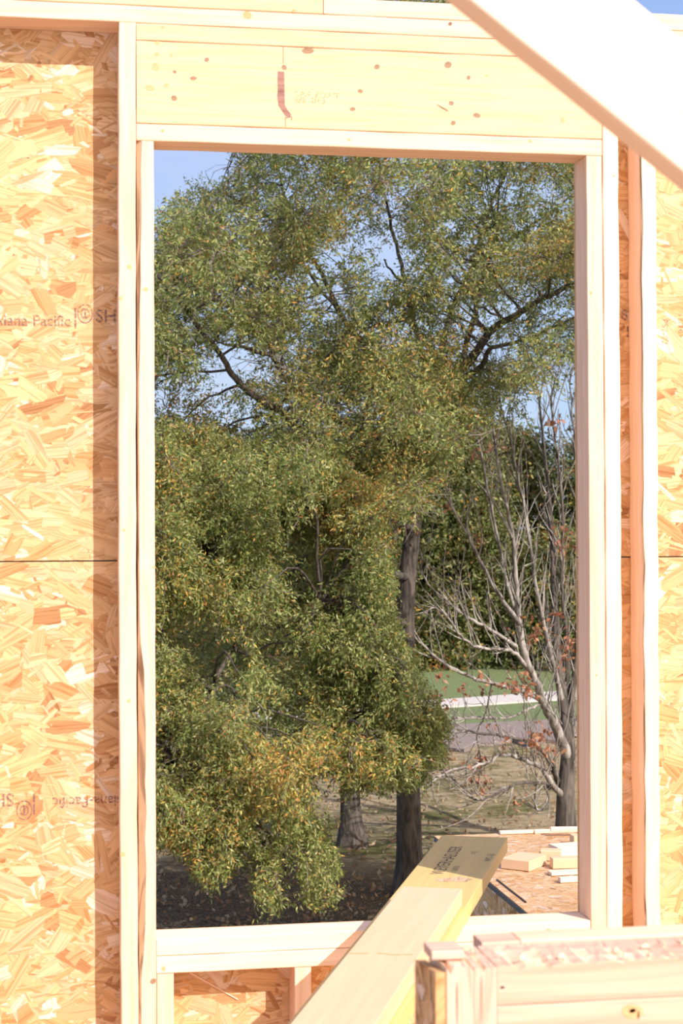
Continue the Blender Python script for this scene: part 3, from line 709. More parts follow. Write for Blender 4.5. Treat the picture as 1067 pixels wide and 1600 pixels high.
strip('lawn', (700, 1137), (905, 1126), (700, 1048), (905, 1034), GZ+0.07, gm, 'green lawn on both sides of the pale walk')
strip('gravel', (690, 1172), (860, 1160), (690, 1137), (860, 1128), GZ+0.075, plain('grey_gravel', (0.22, 0.175, 0.15), scale=30, var=0.5), 'grey gravel drive across the yard', 0.5)
strip('sidewalk', (700, 1110), (905, 1096), (700, 1098), (905, 1083), GZ+0.12, plain('pale_concrete', (0.50, 0.47, 0.43), scale=6, var=0.1), 'pale concrete walk beyond the lawn', 0.02)

# ------------------------------------------------------------------ trees
def tube(mb, pts, rads, nseg=6, mi=0):
    pts = [Vector(p) for p in pts]; n = len(pts); base = len(mb.v)
    ref = Vector((0.3, 1, 0.1)).normalized(); prev = None
    for i, p in enumerate(pts):
        d = (pts[min(i+1, n-1)]-pts[max(i-1, 0)])
        if d.length < 1e-6: d = Vector((0, 0, 1))
        d.normalize(); a = d.cross(ref)
        if a.length < 1e-3: a = d.cross(Vector((1, 0, 0)))
        a.normalize(); b = d.cross(a)
        for k_ in range(nseg):
            t = 2*math.pi*k_/nseg; q = p+(a*math.cos(t)+b*math.sin(t))*rads[i]; mb.v.append((q.x, q.y, q.z))
    for i in range(n-1):
        for k_ in range(nseg):
            k2 = (k_+1) % nseg; mb.f.append((base+i*nseg+k_, base+(i+1)*nseg+k_, base+(i+1)*nseg+k2, base+i*nseg+k2))
            mb.uv.append([(0, 0)]*4); mb.mi.append(mi); mb.c.append((1, 1, 1))

def smooth(pts, sub=4, wob=0.0, r=None):
    P = [np.array(p, float) for p in pts]; out = []
    for i in range(len(P)-1):
        a = P[max(i-1, 0)]; b = P[i]; c = P[i+1]; d = P[min(i+2, len(P)-1)]
        for s in range(sub):
            t = s/sub; q = 0.5*((2*b)+(-a+c)*t+(2*a-5*b+4*c-d)*t*t+(-a+3*b-3*c+d)*t**3); out.append(q)
    out.append(P[-1])
    if wob and r is not None:
        for i in range(1, len(out)-1): out[i] = out[i]+r.normal(0, wob, 3)
    return out

def leaves_mesh(name, pos, dirs, r, per=14, L=0.08, Wd=0.019, spl=0.30, colf=None):
    """sprigs at pos (n,3) pointing along dirs; per leaves each, every leaf a pointed four-sided blade"""
    n = len(pos); N_ = n*per
    t = r.random((n, per, 1)); base = pos[:, None, :]+dirs[:, None, :]*t*spl+r.normal(0, .025*L/.08, (n, per, 3))
    ld = dirs[:, None, :]*0.55+r.normal(0, .62, (n, per, 3)); ld[..., 2] -= 0.12
    ld /= np.linalg.norm(ld, axis=2, keepdims=True)
    wv = np.cross(ld, r.normal(0, 1, (n, per, 3))); wv /= np.linalg.norm(wv, axis=2, keepdims=True)+1e-9
    l = L*r.uniform(.65, 1.25, (n, per, 1)); wd = Wd*r.uniform(.7, 1.3, (n, per, 1))
    nrm = np.cross(ld, wv)
    v = np.stack([base, base+ld*l*.45+wv*wd*.5, base+ld*l+nrm*l*.08, base+ld*l*.45-wv*wd*.5], axis=2).reshape(-1, 3)
    me = bpy.data.meshes.new(name)
    me.vertices.add(N_*4); me.vertices.foreach_set('co', v.ravel().astype(np.float32))
    me.loops.add(N_*4); me.loops.foreach_set('vertex_index', np.arange(N_*4, dtype=np.int32))
    me.polygons.add(N_); me.polygons.foreach_set('loop_start', np.arange(0, N_*4, 4, dtype=np.int32)); me.polygons.foreach_set('loop_total', np.full(N_, 4, dtype=np.int32))
    col = colf(n, per, pos, r).reshape(-1, 3)
    at = me.attributes.new('Col', 'FLOAT_COLOR', 'FACE')
    at.data.foreach_set('color', np.concatenate([col, np.ones((N_, 1))], 1).astype(np.float32).ravel())
    me.update(calc_edges=True); return me

def vnoise(p, s, seed):
    r = np.random.default_rng(seed); k = r.normal(0, 1, (5, 3))*s; ph = r.uniform(0, 6.28, 5)
    return np.mean(np.sin(p@k.T+ph), axis=1)*1.6

GREENS = np.array([(0.145, 0.20, 0.05), (0.20, 0.25, 0.075), (0.10, 0.145, 0.04), (0.28, 0.30, 0.12)])
WARMS = np.array([(0.44, 0.33, 0.07), (0.55, 0.30, 0.07), (0.38, 0.19, 0.06), (0.46, 0.40, 0.12)])
def oakcol(warm=0.0, dark=1.0):
    def f(n, per, pos, r):
        g = GREENS[r.integers(0, 4, (n, per))]; wq = WARMS[r.integers(0, 4, (n, per))]
        a = vnoise(pos, 1.1, 5)+vnoise(pos, 3.2, 6)*.8+warm
        pr = np.clip(0.06+0.30*np.clip(a, 0, 2)**1.4, 0, .65)[:, None]
        m_ = (r.random((n, per)) < pr)[..., None]
        olive = np.clip(0.5+0.5*vnoise(pos, .6, 9), 0, 1)[:, None, None]
        g = g*(1-olive)+g*np.array((1.25, 1.10, 1.1))*olive
        return np.where(m_, wq, g)*r.uniform(.75, 1.25, (n, per, 1))*dark
    return f

def W3(px, py, y): return ony(px, py, y)
def inpoly(x, y, P):
    c = np.zeros(x.shape, bool); n = len(P)
    for i in range(n):
        x1, y1 = P[i]; x2, y2 = P[(i+1) % n]
        cond = ((y1 > y) != (y2 > y)) & (x < (x2-x1)*(y-y1)/(y2-y1+1e-9)+x1); c ^= cond
    return c
def pixof(p):
    d = p-CAM; z = d@Fv; return 533.5+FPX*(d@R2)/z, 800-FPX*(d@U2)/z

def build_tree(name, label, cat, root, limbs, clumps, barkm, leafm, colf, r, per, L, Wd, sprigs, rad, keep=None, group=None, twigs=True, spl=.3, droop=.5):
    root_e = empty(name, root, label, cat, group)
    mb = MB(); mbt = MB(); allpts = []; mbb = MB()
    for k_, (pts, r0, r1, top) in enumerate(limbs):
        sp = smooth(pts, 5, 0.012 if k_ else 0.0, r); n = len(sp)
        rd = [r0+(r1-r0)*(i/(n-1))**0.8 for i in range(n)]
        if k_ == 0:   # flare at the foot
            for i in range(n):
                h = sp[i][2]-sp[0][2]
                if h < .7: rd[i] *= 1+0.45*(1-h/.7)**2
        tube(mb if k_ == 0 else mbb, sp, rd, 12 if r0 > .08 else 7); allpts += [(q, rr) for q, rr in zip(sp, rd)]
    AP = np.array([q for q, _ in allpts]); AR = np.array([rr for _, rr in allpts])
    P = []; Dr = []
    for (c, cr) in clumps:
        c = np.array(c); i = int(np.argmin(((AP-c)**2).sum(1)+(AP[:, 2] > c[2]+.6)*4+(AR > .12)*1.5)); s = AP[i]
        if np.linalg.norm(c-s) > .25:
            mid = (s+c)/2+r.normal(0, .12, 3)+np.array((0, 0, .12*np.linalg.norm(c-s)))
            if np.linalg.norm(c-s) < 2.4: tube(mbb, smooth([s, mid, c], 4, .02, r), np.linspace(min(AR[i]*.5, .022), .006, 9), 5)
        n = max(3, int(sprigs*cr**2/rad**2))
        u = r.normal(0, 1, (n, 3)); u /= np.linalg.norm(u, axis=1, keepdims=True)
        q = c+u*cr*(r.random((n, 1))**.45)*np.array((1, 1, .75))
        dd = u*.6+r.normal(0, .5, (n, 3)); dd[:, 2] -= droop*.5; dd /= np.linalg.norm(dd, axis=1, keepdims=True)
        P.append(q); Dr.append(dd)
        if twigs:
            for j in range(0, n, 7):
                e_ = q[j]+dd[j]*spl; tube(mbt, [c+(q[j]-c)*.25, c+(q[j]-c)*.7+r.normal(0, .04, 3), q[j], e_], [.007, .0055, .004, .002], 3)
    o_ = link('trunk', mb.mesh('trunk', True), barkm, root_e)
    if mbb.v: link('branches', mbb.mesh('branches', True), barkm, root_e)
    if mbt.v:
        tw = link('twigs', mbt.mesh('twigs'), M['twig'], root_e); tw['kind'] = 'stuff'
    if P:
        P = np.concatenate(P); Dr = np.concatenate(Dr)
        if keep is not None:
            k2 = keep(P, r); P = P[k2]; Dr = Dr[k2]
        fo = link('foliage', leaves_mesh('foliage', P, Dr, r, per, L, Wd, spl, colf), leafm, root_e); fo['kind'] = 'stuff'
    return root_e

HOLES = [(425, 347, 12, 14), (500, 385, 20, 20), (292, 446, 14, 10), (379, 443, 17, 14), (348, 468, 20, 14), (534, 453, 11, 24), (525, 487, 20, 16), (361, 555, 40, 20), (398, 577, 34, 16),
         (438, 564, 13, 13), (250, 600, 14, 40), (342, 576, 20, 12), (280, 496, 14, 14), (376, 527, 22, 12), (528, 626, 8, 8), (438, 617, 8, 9), (616, 310, 20, 26), (622, 375, 13, 26), (620, 412, 24, 22),
         (600, 434, 16, 16), (721, 415, 13, 12), (762, 548, 38, 20), (737, 502, 16, 10), (786, 555, 25, 15), (854, 289, 20, 13), (793, 276, 13, 8), (768, 307, 14, 12), (879, 483, 22, 12), (864, 570, 18, 12),
         (857, 508, 12, 8), (632, 517, 10, 10), (580, 460, 13, 16), (842, 332, 8, 8), (245, 647, 8, 14), (300, 705, 12, 7), (395, 700, 10, 10), (455, 540, 12, 10), (700, 350, 10, 10), (430, 440, 12, 10), (470, 330, 8, 8),
         (560, 300, 8, 9), (310, 540, 12, 10), (845, 610, 30, 18), (890, 620, 20, 25), (660, 280, 8, 8), (705, 440, 9, 14), (820, 430, 9, 9), (330, 400, 6, 8), (600, 500, 8, 8)]
CROWN = [(60, 520), (150, 440), (246, 395), (262, 335), (288, 292), (320, 285), (350, 300), (366, 262), (380, 240), (420, 120), (520, -40), (700, -90), (860, -40), (980, 120), (1080, 320), (1100, 560), (900, 625), (800, 650), (735, 665),
         (690, 760), (640, 800), (560, 800), (400, 820), (240, 800), (100, 760)]
def keepA(P, r):
    x, y = pixof(P); k_ = inpoly(x+r.normal(0, 5, len(x)), y+r.normal(0, 5, len(x)), CROWN)
    for (hx_, hy_, a_, b_) in HOLES:
        d = ((x-hx_)/a_)**2+((y-hy_)/b_)**2; k_ &= ~((d < 1.45+r.normal(0, .35, len(x))))
    return k_
rA = np.random.default_rng(101)
yA = 19.6
def limb(pp, r0, r1, k=0): return ([W3(a, b, c) for a, b, c in pp], r0, r1, k)
limbsA = [limb([(640, 1402, 19.6), (639, 1300, 19.6), (637, 1200, 19.6), (634, 1060, 19.6), (634, 940, 19.6), (648, 800, 19.6), (664, 680, 19.6), (678, 612, 19.6), (682, 575, 19.7)], .205, .07),
          limb([(652, 800, 19.6), (570, 735, 18.9), (486, 692, 18.2), (440, 645, 17.8), (375, 600, 17.4), (345, 556, 17.2), (262, 448, 16.8), (200, 400, 16.6)], .085, .02),
          limb([(660, 720, 19.6), (600, 690, 19.2), (520, 650, 18.8), (455, 602, 18.4), (426, 556, 18.2), (400, 512, 18.1), (325, 462, 18)], .08, .02),
          limb([(426, 556, 18.2), (388, 545, 18.0), (345, 535, 17.8)], .035, .015),
          limb([(666, 660, 19.6), (600, 570, 20.6), (540, 505, 21), (508, 440, 21.2), (470, 370, 21.4), (440, 290, 21.5), (430, 240, 21.5)], .06, .015),
          limb([(676, 610, 19.6), (645, 500, 20.2), (632, 440, 20.6), (616, 370, 20.9), (600, 300, 21), (590, 250, 21)], .05, .014),
          limb([(632, 440, 20.6), (612, 425, 20.5), (600, 405, 20.5)], .025, .012),
          limb([(678, 600, 19.6), (700, 500, 20.6), (735, 420, 21), (765, 330, 21.3), (800, 250, 21.5)], .055, .015),
          limb([(680, 612, 19.6), (735, 562, 19.0), (765, 520, 18.7), (830, 478, 18.3), (900, 440, 18), (980, 400, 17.8)], .085, .02),
          limb([(690, 606, 19.5), (748, 576, 19.0), (768, 543, 18.7), (830, 528, 18.5), (900, 495, 18.3)], .055, .015),
          limb([(720, 578, 19.2), (745, 470, 19.4), (760, 420, 19.6), (775, 380, 19.8)], .05, .02),
          limb([(540, 505, 21), (480, 420, 20.4), (420, 340, 20), (340, 300, 19.6)], .03, .01),
          limb([(735, 420, 21), (820, 360, 20.6), (900, 300, 20.4)], .03, .01),
          limb([(300, 560, 17.2), (270, 540, 17), (230, 520, 17)], .02, .01),
          limb([(640, 980, 19.6), (600, 960, 19.0), (545, 990, 17.6), (510, 950, 16.8), (500, 940, 16.5)], .07, .03),
          limb([(648, 830, 19.6), (560, 800, 18.6), (480, 800, 18), (380, 840, 17.4), (290, 880, 17), (240, 930, 16.8)], .07, .02),
          limb([(640, 900, 19.6), (560, 900, 18.4), (470, 930, 17.6), (380, 1000, 17), (320, 1100, 16.4), (290, 1200, 15.9)], .06, .02),
          limb([(638, 1040, 19.6), (590, 1030, 18.6), (540, 1060, 18), (490, 1140, 17), (460, 1250, 16.3), (430, 1330, 16)], .05, .015),
          limb([(636, 1000, 19.6), (640, 1010, 18.8), (620, 1060, 18), (610, 1130, 17.4)], .05, .015)]
clA = []
xs_, ys_ = rA.uniform(60, 1090, 4000), rA.uniform(-90, 820, 4000)
ok = inpoly(xs_, ys_, CROWN)
for x, y in zip(xs_[ok], ys_[ok]):
    hit = any(((x-a)/(c*.9))**2+((y-b)/(d*.9))**2 < 1 for a, b, c, d in HOLES)
    if hit: continue
    if len(clA) >= 385: break
    dep = 19.4+rA.normal(0, 1.9)-(0.6 if y > 500 else 0)
    clA.append((W3(x, y, dep), rA.uniform(.32, .62)))
treeA = build_tree('willow_oak', 'tall green willow oak with dark trunk rising behind the yellow beam', 'tree', W3(640, 1402, 19.6), limbsA, clA, M['oakbark'], M['leaf'], oakcol(0.0, 1.12), rA, 16, .070, .0195, 88, .5, keepA)
# low drooping boughs of the same oak, nearer the house
LOWP = [(120, 640), (240, 640), (400, 660), (520, 700), (600, 760), (612, 860), (620, 960), (655, 1040), (705, 1120), (703, 1190), (660, 1238), (598, 1240), (552, 1244), (524, 1296), (536, 1370), (535, 1415), (502, 1432), (468, 1412), (460, 1368), (452, 1350),
        (450, 1400), (440, 1428), (402, 1426), (388, 1385), (396, 1345), (384, 1335), (376, 1362), (332, 1390), (300, 1370), (285, 1335), (262, 1330), (240, 1318), (140, 1310)]
DH = [(345, 1075, 34, 22), (430, 1120, 44, 28), (300, 985, 44, 32), (470, 905, 26, 16), (330, 860, 26, 14), (420, 1010, 24, 20), (560, 1120, 20, 16), (260, 1150, 18, 16), (412, 1300, 16, 30), (453, 1370, 15, 50), (380, 1350, 16, 24), (546, 1275, 22, 34), (545, 560, 2, 2), (350, 1030, 40, 26), (505, 1235, 25, 30)]
def keepL(P, r):
    x, y = pixof(P); k_ = inpoly(x+r.normal(0, 6, len(x)), y+r.normal(0, 6, len(x)), LOWP)
    for (hx_, hy_, a_, b_) in DH:
        d = ((x-hx_)/a_)**2+((y-hy_)/b_)**2; k_ &= ~((d < 1.1) & (r.random(len(x)) < .8))
    return k_
rL = np.random.default_rng(77); clL = []
xs_, ys_ = rL.uniform(120, 700, 3000), rL.uniform(640, 1420, 3000); ok = inpoly(xs_, ys_, LOWP)
for x, y in zip(xs_[ok], ys_[ok]):
    if any(((x-a)/c)**2+((y-b)/d)**2 < 1 for a, b, c, d in DH) and rL.random() < .7: continue
    if len(clL) >= 270: break
    t_ = (y-640)/780; dep = 17.6-2.4*t_+abs(x-560)/560*-0.8+rL.normal(0, .7)
    clL.append((W3(x, y, dep), rL.uniform(.25, .50)))
def add_foliage(parent, clumps, r, keep, colf, per, L, Wd, sprigs, rad, limbs, spl=.26, lab=None):
    AP = np.array([q for (pts, a_, b_, k_) in limbs for q in smooth(pts, 5)]); mbb = MB(); mbt = MB(); P = []; Dr = []
    for c, cr in clumps:
        if not keep(np.array([c]), r)[0]: continue
        i = int(np.argmin(((AP-c)**2).sum(1)+(AP[:, 2] < c[2]-.3)*2)); s = AP[i]; mid = (s+c)/2+np.array((0, 0, .2*np.linalg.norm(c-s)))+r.normal(0, .08, 3)
        tube(mbb, smooth([s, mid, c], 4, .015, r), np.linspace(.022, .006, 9), 5)
        n = max(3, int(sprigs*cr**2/rad**2)); u = r.normal(0, 1, (n, 3)); u /= np.linalg.norm(u, axis=1, keepdims=True)
        q = c+u*cr*(r.random((n, 1))**.45)*np.array((.9, .9, 1.0)); dd = u*.5+r.normal(0, .4, (n, 3)); dd[:, 2] -= .75; dd /= np.linalg.norm(dd, axis=1, keepdims=True)
        P.append(q); Dr.append(dd); kk = keep(q, r) & keep(q+dd*spl*.9, r)
        for j in range(0, n, 9):
            if kk[j]: tube(mbt, [c+(q[j]-c)*.2, c+(q[j]-c)*.7+r.normal(0, .03, 3), q[j], q[j]+dd[j]*spl], [.006, .005, .0035, .002], 3)
    P = np.concatenate(P); Dr = np.concatenate(Dr); k2 = keep(P, r) & keep(P+Dr*spl*.9, r); P = P[k2]; Dr = Dr[k2]
    link('low_branches', mbb.mesh('low_branches', True), M['oakbark'], parent)
    link('low_twigs', mbt.mesh('low_twigs'), M['twig'], parent)['kind'] = 'stuff'
    link('low_foliage', leaves_mesh('low_foliage', P, Dr, r, per, L, Wd, spl, colf), M['leaf'], parent)['kind'] = 'stuff'
add_foliage(treeA, clL, rL, keepL, oakcol(0.04, 1.2), 17, .064, .018, 112, .4, limbsA[14:])

# second oak behind
rB = np.random.default_rng(5)
yB = 24.2
rootB = onz(550, 1324, GZ); yB = float(rootB[1])
limbsB = [limb([(550, 1324, yB), (548, 1270, yB), (545, 1180, yB), (540, 1060, yB), (520, 940, yB), (500, 820, yB), (490, 700, yB)], .21, .05),
          limb([(540, 1060, yB), (470, 980, yB-.5), (400, 920, yB-1), (300, 880, yB-1)], .09, .02), limb([(530, 1000, yB), (590, 900, yB), (620, 820, yB)], .08, .02), limb([(510, 880, yB), (420, 800, yB), (320, 740, yB), (220, 700, yB)], .08, .02)]
clB = [(W3(rB.uniform(130, 610), rB.uniform(680, 1150), yB+rB.normal(0, 1.2)), rB.uniform(.5, .9)) for _ in range(110)]
build_tree('willow_oak', 'second oak with flared trunk foot, standing left behind the nearer dark trunk', 'tree', W3(550, 1324, yB), limbsB, clB, M['oakbark'], M['leaf'], oakcol(-.1, 1.15), rB, 10, .10, .028, 60, .7, None, spl=.35)

# bare young tree with rust leaves
rC = np.random.default_rng(909)
rootC = onz(886, 1318, GZ); yC = float(rootC[1])
def lc(pp, r0, r1): return ([W3(a, b, yC+c) for a, b, c in pp], r0, r1, 0)
limbsC = [lc([(886, 1318, 0), (884, 1270, 0), (884, 1230, 0), (888, 1180, 0), (886, 1140, 0), (880, 1095, .1), (872, 1040, .2), (868, 960, .3), (864, 880, .4), (858, 780, .5), (850, 700, .6), (842, 620, .6)], .20, .012),
          lc([(888, 1185, 0), (870, 1140, -.3), (848, 1098, -.6), (838, 1068, -.8), (822, 1029, -1), (810, 960, -1.1), (806, 900, -1.2), (800, 830, -1.3), (780, 740, -1.4), (770, 660, -1.5), (760, 600, -1.5)], .10, .010),
          lc([(842, 1092, -.6), (810, 1077, -.9), (768, 1068, -1.2), (729, 1056, -1.5), (684, 1029, -1.9), (645, 993, -2.2), (615, 969, -2.4), (600, 933, -2.5), (596, 915, -2.5)], .045, .009),
          lc([(838, 1065, -.8), (808, 1023, -1.1), (780, 1014, -1.4), (744, 1011, -1.6), (720, 993, -1.8), (700, 965, -1.9), (680, 950, -2), (660, 960, -2)], .04, .008),
          lc([(807, 1010, -1), (756, 978, -1.4), (720, 958, -1.6), (699, 939, -1.8), (668, 912, -2), (655, 880, -2.1)], .035, .008),
          lc([(812, 975, -1.1), (780, 930, -1.4), (752, 880, -1.6), (732, 840, -1.8), (705, 790, -2), (690, 768, -2.1), (660, 745, -2.2), (636, 722, -2.2)], .04, .008),
          lc([(705, 790, -2), (690, 740, -2.1), (670, 700, -2.2)], .016, .006),
          lc([(815, 985, -1.1), (790, 900, -.8), (770, 800, -.8), (750, 700, -.9), (735, 650, -1), (715, 600, -1), (697, 590, -1)], .035, .008),
          lc([(880, 1100, .1), (855, 1000, -.3), (835, 900, -.5), (820, 800, -.7), (800, 700, -.9), (780, 620, -1), (768, 575, -1)], .05, .008),
          lc([(890, 1120, 0), (900, 1040, .2), (905, 960, .4), (912, 860, .6), (905, 760, .7), (895, 660, .8), (890, 580, .8)], .07, .010),
          lc([(888, 1090, .2), (886, 1000, .2), (878, 920, .2), (880, 820, .3), (872, 720, .3), (862, 640, .3), (870, 580, .3)], .05, .010),
          lc([(895, 1150, 0), (930, 1060, .3), (955, 950, .5), (960, 820, .6), (950, 700, .6)], .07, .012),
          lc([(905, 960, .4), (930, 860, .5), (935, 740, .6)], .03, .010),
          lc([(872, 1222, 0), (860, 1190, -.4), (840, 1167, -.7), (810, 1155, -1.0), (750, 1146, -1.4), (714, 1140, -1.6)], .055, .014),
          lc([(880, 1245, 0), (862, 1226, -.3), (846, 1200, -.5), (822, 1188, -.8), (786, 1179, -1.0), (765, 1190, -1.2), (740, 1198, -1.3), (700, 1205, -1.4), (660, 1230, -1.6), (620, 1248, -1.8)], .06, .009),
          lc([(858, 1232, -.2), (852, 1224, -.4), (810, 1224, -.8), (790, 1234, -1), (768, 1244, -1.1), (745, 1250, -1.2), (735, 1240, -1.2), (715, 1222, -1.3), (690, 1207, -1.4)], .035, .008),
          lc([(848, 1222, -.4), (858, 1250, -.5), (842, 1268, -.6), (836, 1250, -.6), (836, 1200, -.7), (828, 1150, -.8)], .022, .008),
          lc([(770, 1120, -1.0), (730, 1122, -1.2), (707, 1122, -1.3), (690, 1138, -1.4), (672, 1150, -1.4)], .016, .008),
          lc([(846, 1098, -.6), (822, 1110, -.8), (790, 1122, -1), (745, 1122, -1.2), (700, 1124, -1.4), (670, 1110, -1.5)], .022, .009),
          lc([(768, 1068, -1.2), (760, 1110, -1.2), (745, 1150, -1.2), (752, 1190, -1.2), (745, 1235, -1.2)], .014, .007),
          lc([(840, 1165, -.7), (822, 1120, -.9), (818, 1080, -1)], .016, .008)]
rootCe = empty('bare_maple', rootC, 'nearly bare young tree with pale branches and a few rust leaves at the right', 'tree')
mb = MB(); mbb = MB(); mbt = MB()
tips = []
for k_, (pts, r0, r1, _) in enumerate(limbsC):
    sp = smooth(pts, 5, .008 if k_ else 0, rC); n = len(sp); rd = [r0+(r1-r0)*(i/(n-1))**.7 for i in range(n)]
    if k_ == 0:
        for i in range(n):
            h = sp[i][2]-sp[0][2]
            if h < .5: rd[i] *= 1+0.35*(1-h/.5)**2
    tube(mb if (k_ == 0 or k_ in (9, 10, 13, 15, 16, 19)) else mbb, sp, rd, 12 if r0 > .09 else 7)
    side_ = 1
    for i in range(3, n-1):
        if (k_ == 0 and i < 12): continue
        m_ = 1 if k_ not in (0, 1, 8, 9, 10, 11) else 2
        for _ in range(m_):
            if rC.random() < .25: continue
            d0 = sp[min(i+1, n-1)]-sp[i-1]; d0 /= np.linalg.norm(d0)+1e-9
            sd_ = rC.normal(0, 1, 3); sd_ -= d0*(sd_@d0); sd_ /= np.linalg.norm(sd_)
            up_k = .45 if k_ < 12 else .1
            d = d0*.75+sd_*.6+np.array((0, 0, up_k)); d /= np.linalg.norm(d)
            L_ = rC.uniform(.35, 1.25)*(1 if r0 > .03 else .6); q = [sp[i]]; ns_ = 6
            for s in range(ns_):
                d = d+rC.normal(0, .10, 3)+np.array((0, 0, .09)); d /= np.linalg.norm(d); q.append(q[-1]+d*L_/ns_)
            tube(mbt, q, np.linspace(min(.011, rd[i]*.7), .0035, ns_+1), 4)
            for s in (2, 3, 4):
                if rC.random() < .6:
                    dd = (q[s+1]-q[s]); dd /= np.linalg.norm(dd); dd = dd*.7+rC.normal(0, .45, 3)+np.array((0, 0, .25)); dd /= np.linalg.norm(dd)
                    l2 = rC.uniform(.12, .45); mid = q[s]+dd*l2*.5; dd2 = dd+np.array((0, 0, .2)); dd2 /= np.linalg.norm(dd2)
                    tube(mbt, [q[s], mid, mid+dd2*l2*.5], [.006, .0045, .003], 3)
            tips.append(q[-1]); tips.append(q[3])
link('trunk', mb.mesh('trunk', True), M['limbbark'], rootCe); link('branches', mbb.mesh('branches', True), M['greybark'], rootCe)
link('twigs', mbt.mesh('twigs'), M['greybark'], rootCe)['kind'] = 'stuff'
RUST = np.array([(0.42, 0.17, 0.09), (0.50, 0.23, 0.13), (0.32, 0.12, 0.06), (0.55, 0.30, 0.17)])
def rustcol(n, per, pos, r): return RUST[r.integers(0, 4, (n, per))]*r.uniform(.8, 1.2, (n, per, 1))
cp = []
for px, py, s, q in ((760, 700, 14, 9), (716, 643, 5, 4), (744, 668, 8, 4), (745, 706, 10, 5), (713, 712, 8, 4), (686, 1050, 8, 5), (684, 1082, 10, 6), (700, 1093, 7, 4), (722, 1072, 8, 5), (752, 1066, 14, 6), (790, 1062, 16, 9), (820, 1078, 14, 12), (812, 1052, 10, 7),
                     (845, 1140, 12, 12), (838, 1155, 12, 10), (860, 1168, 10, 8), (745, 1185, 12, 8), (740, 1205, 12, 10), (752, 1222, 12, 8), (692, 1193, 6, 5), (835, 978, 16, 9), (830, 990, 10, 6), (880, 1000, 16, 9), (890, 1020, 14, 10), (870, 955, 10, 5),
                     (876, 830, 14, 6), (890, 850, 10, 6), (820, 1248, 10, 3), (862, 657, 6, 4), (700, 792, 5, 3), (744, 836, 5, 3), (640, 735, 10, 4), (600, 560, 9, 5), (500, 500, 2, 0), (788, 1160, 6, 3), (770, 1130, 5, 2)):
    for _ in range(q): cp.append(W3(px+rC.normal(0, s*.6), py+rC.normal(0, s*.5), yC-1.0+rC.normal(0, .35)))
cp = np.array(cp); dd = rC.normal(0, .5, cp.shape); dd[:, 2] -= .7; dd /= np.linalg.norm(dd, axis=1, keepdims=True)
link('dead_leaves', leaves_mesh('dead_leaves', cp, dd, rC, 3, .11, .055, .10, rustcol), M['dead_leaf'], rootCe)['kind'] = 'stuff'

# ------------------------------------------------------------------ far background
def bgtree(px, ybase, wpx, top, y, label, n, seed, warm=0.0, dark=.9, leaf=.2, low=None):
    r = np.random.default_rng(seed); base = W3(px, 900, y); base = np.array((base[0], base[1], GZ))
    topz = W3(px, top, y)[2]; R = abs(W3(px+wpx, 900, y)[0]-base[0]); zc0 = GZ+1.0 if low is None else W3(px, low, y)[2]
    h = topz-GZ; lim = [([base, base+(0, 0, h*.3), base+(r.normal(0, .2), 0, h*.6), base+(0, 0, h*.9)], .2, .04, 0)]
    for _ in range(5):
        a = r.uniform(0, 6.28); z = h*r.uniform(.3, .6); lim.append(([base+(0, 0, z), base+(math.cos(a)*R*.5, math.sin(a)*R*.5, z+.15*h), base+(math.cos(a)*R*.8, math.sin(a)*R*.8, z+.28*h)], .08, .02, 0))
    cl = []
    for _ in range(n):
        t = r.random(); z = zc0+(topz-zc0)*t; rr = R*math.sqrt(max(.05, 1-(2*t-.9)**2 if t > .45 else 1.0))*r.random()**.4; a = r.uniform(0, 6.28)
        cl.append((np.array((base[0]+rr*math.cos(a), base[1]+rr*math.sin(a), z)), r.uniform(.8, 1.5)))
    return build_tree('background_tree', label, 'tree', base, lim, cl, M['oakbark'], M['leaf'], oakcol(warm, dark), r, 9, leaf, leaf*.4, 34, .9, None, 'trees beyond the yard', twigs=False, spl=.6)
bgtree(690, 1080, 95, 650, 58, 'dense dark tree far off between the oak trunk and the bare tree', 200, 301, -.2, .75, low=1082)
bgtree(800, 1080, 90, 690, 64, 'tall thin-crowned tree behind the bare tree', 190, 302, 0, .8, low=1080)
bgtree(885, 1080, 60, 850, 56, 'low bushy tree beyond the lawn at the right edge of the opening', 80, 303, .3, .8, low=1078)
bgtree(1010, 1080, 130, 540, 60, 'large tree far right beyond the wall with boughs reaching in', 190, 304, -.1, .8, low=1000)
bgtree(300, 1080, 120, 720, 60, 'dark treetop far off at the left of the opening', 140, 305, .1, .7, low=1070)
bgtree(470, 1080, 110, 760, 66, 'distant dark tree seen through the middle of the oak leaves', 140, 306, -.1, .7, low=1070)
bgtree(590, 1080, 80, 760, 62, 'distant dark tree just left of the oak trunk', 130, 307, -.1, .7, low=1070)
# shade tree out of frame to the right: casts the dappled shade on the lawn
rS = np.random.default_rng(55); bS = np.array((9.3, 11.0, GZ)); clS = []
for _ in range(95):
    u = rS.normal(0, 1, 3); u /= np.linalg.norm(u); clS.append((bS+np.array((0, 0, 7.3))+u*np.array((2.0, 2.6, 2.2))*rS.random()**.4, rS.uniform(.6, 1.0)))
build_tree('shade_tree', 'oak outside the right edge of the view that shades the lawn', 'tree', bS, [([bS, bS+(0, 0, 3), bS+(.2, 0, 6), bS+(0, 0, 8.8)], .25, .05, 0)], clS, M['oakbark'], M['leaf'], oakcol(), rS, 9, .2, .08, 40, .8, None, twigs=False, spl=.5)

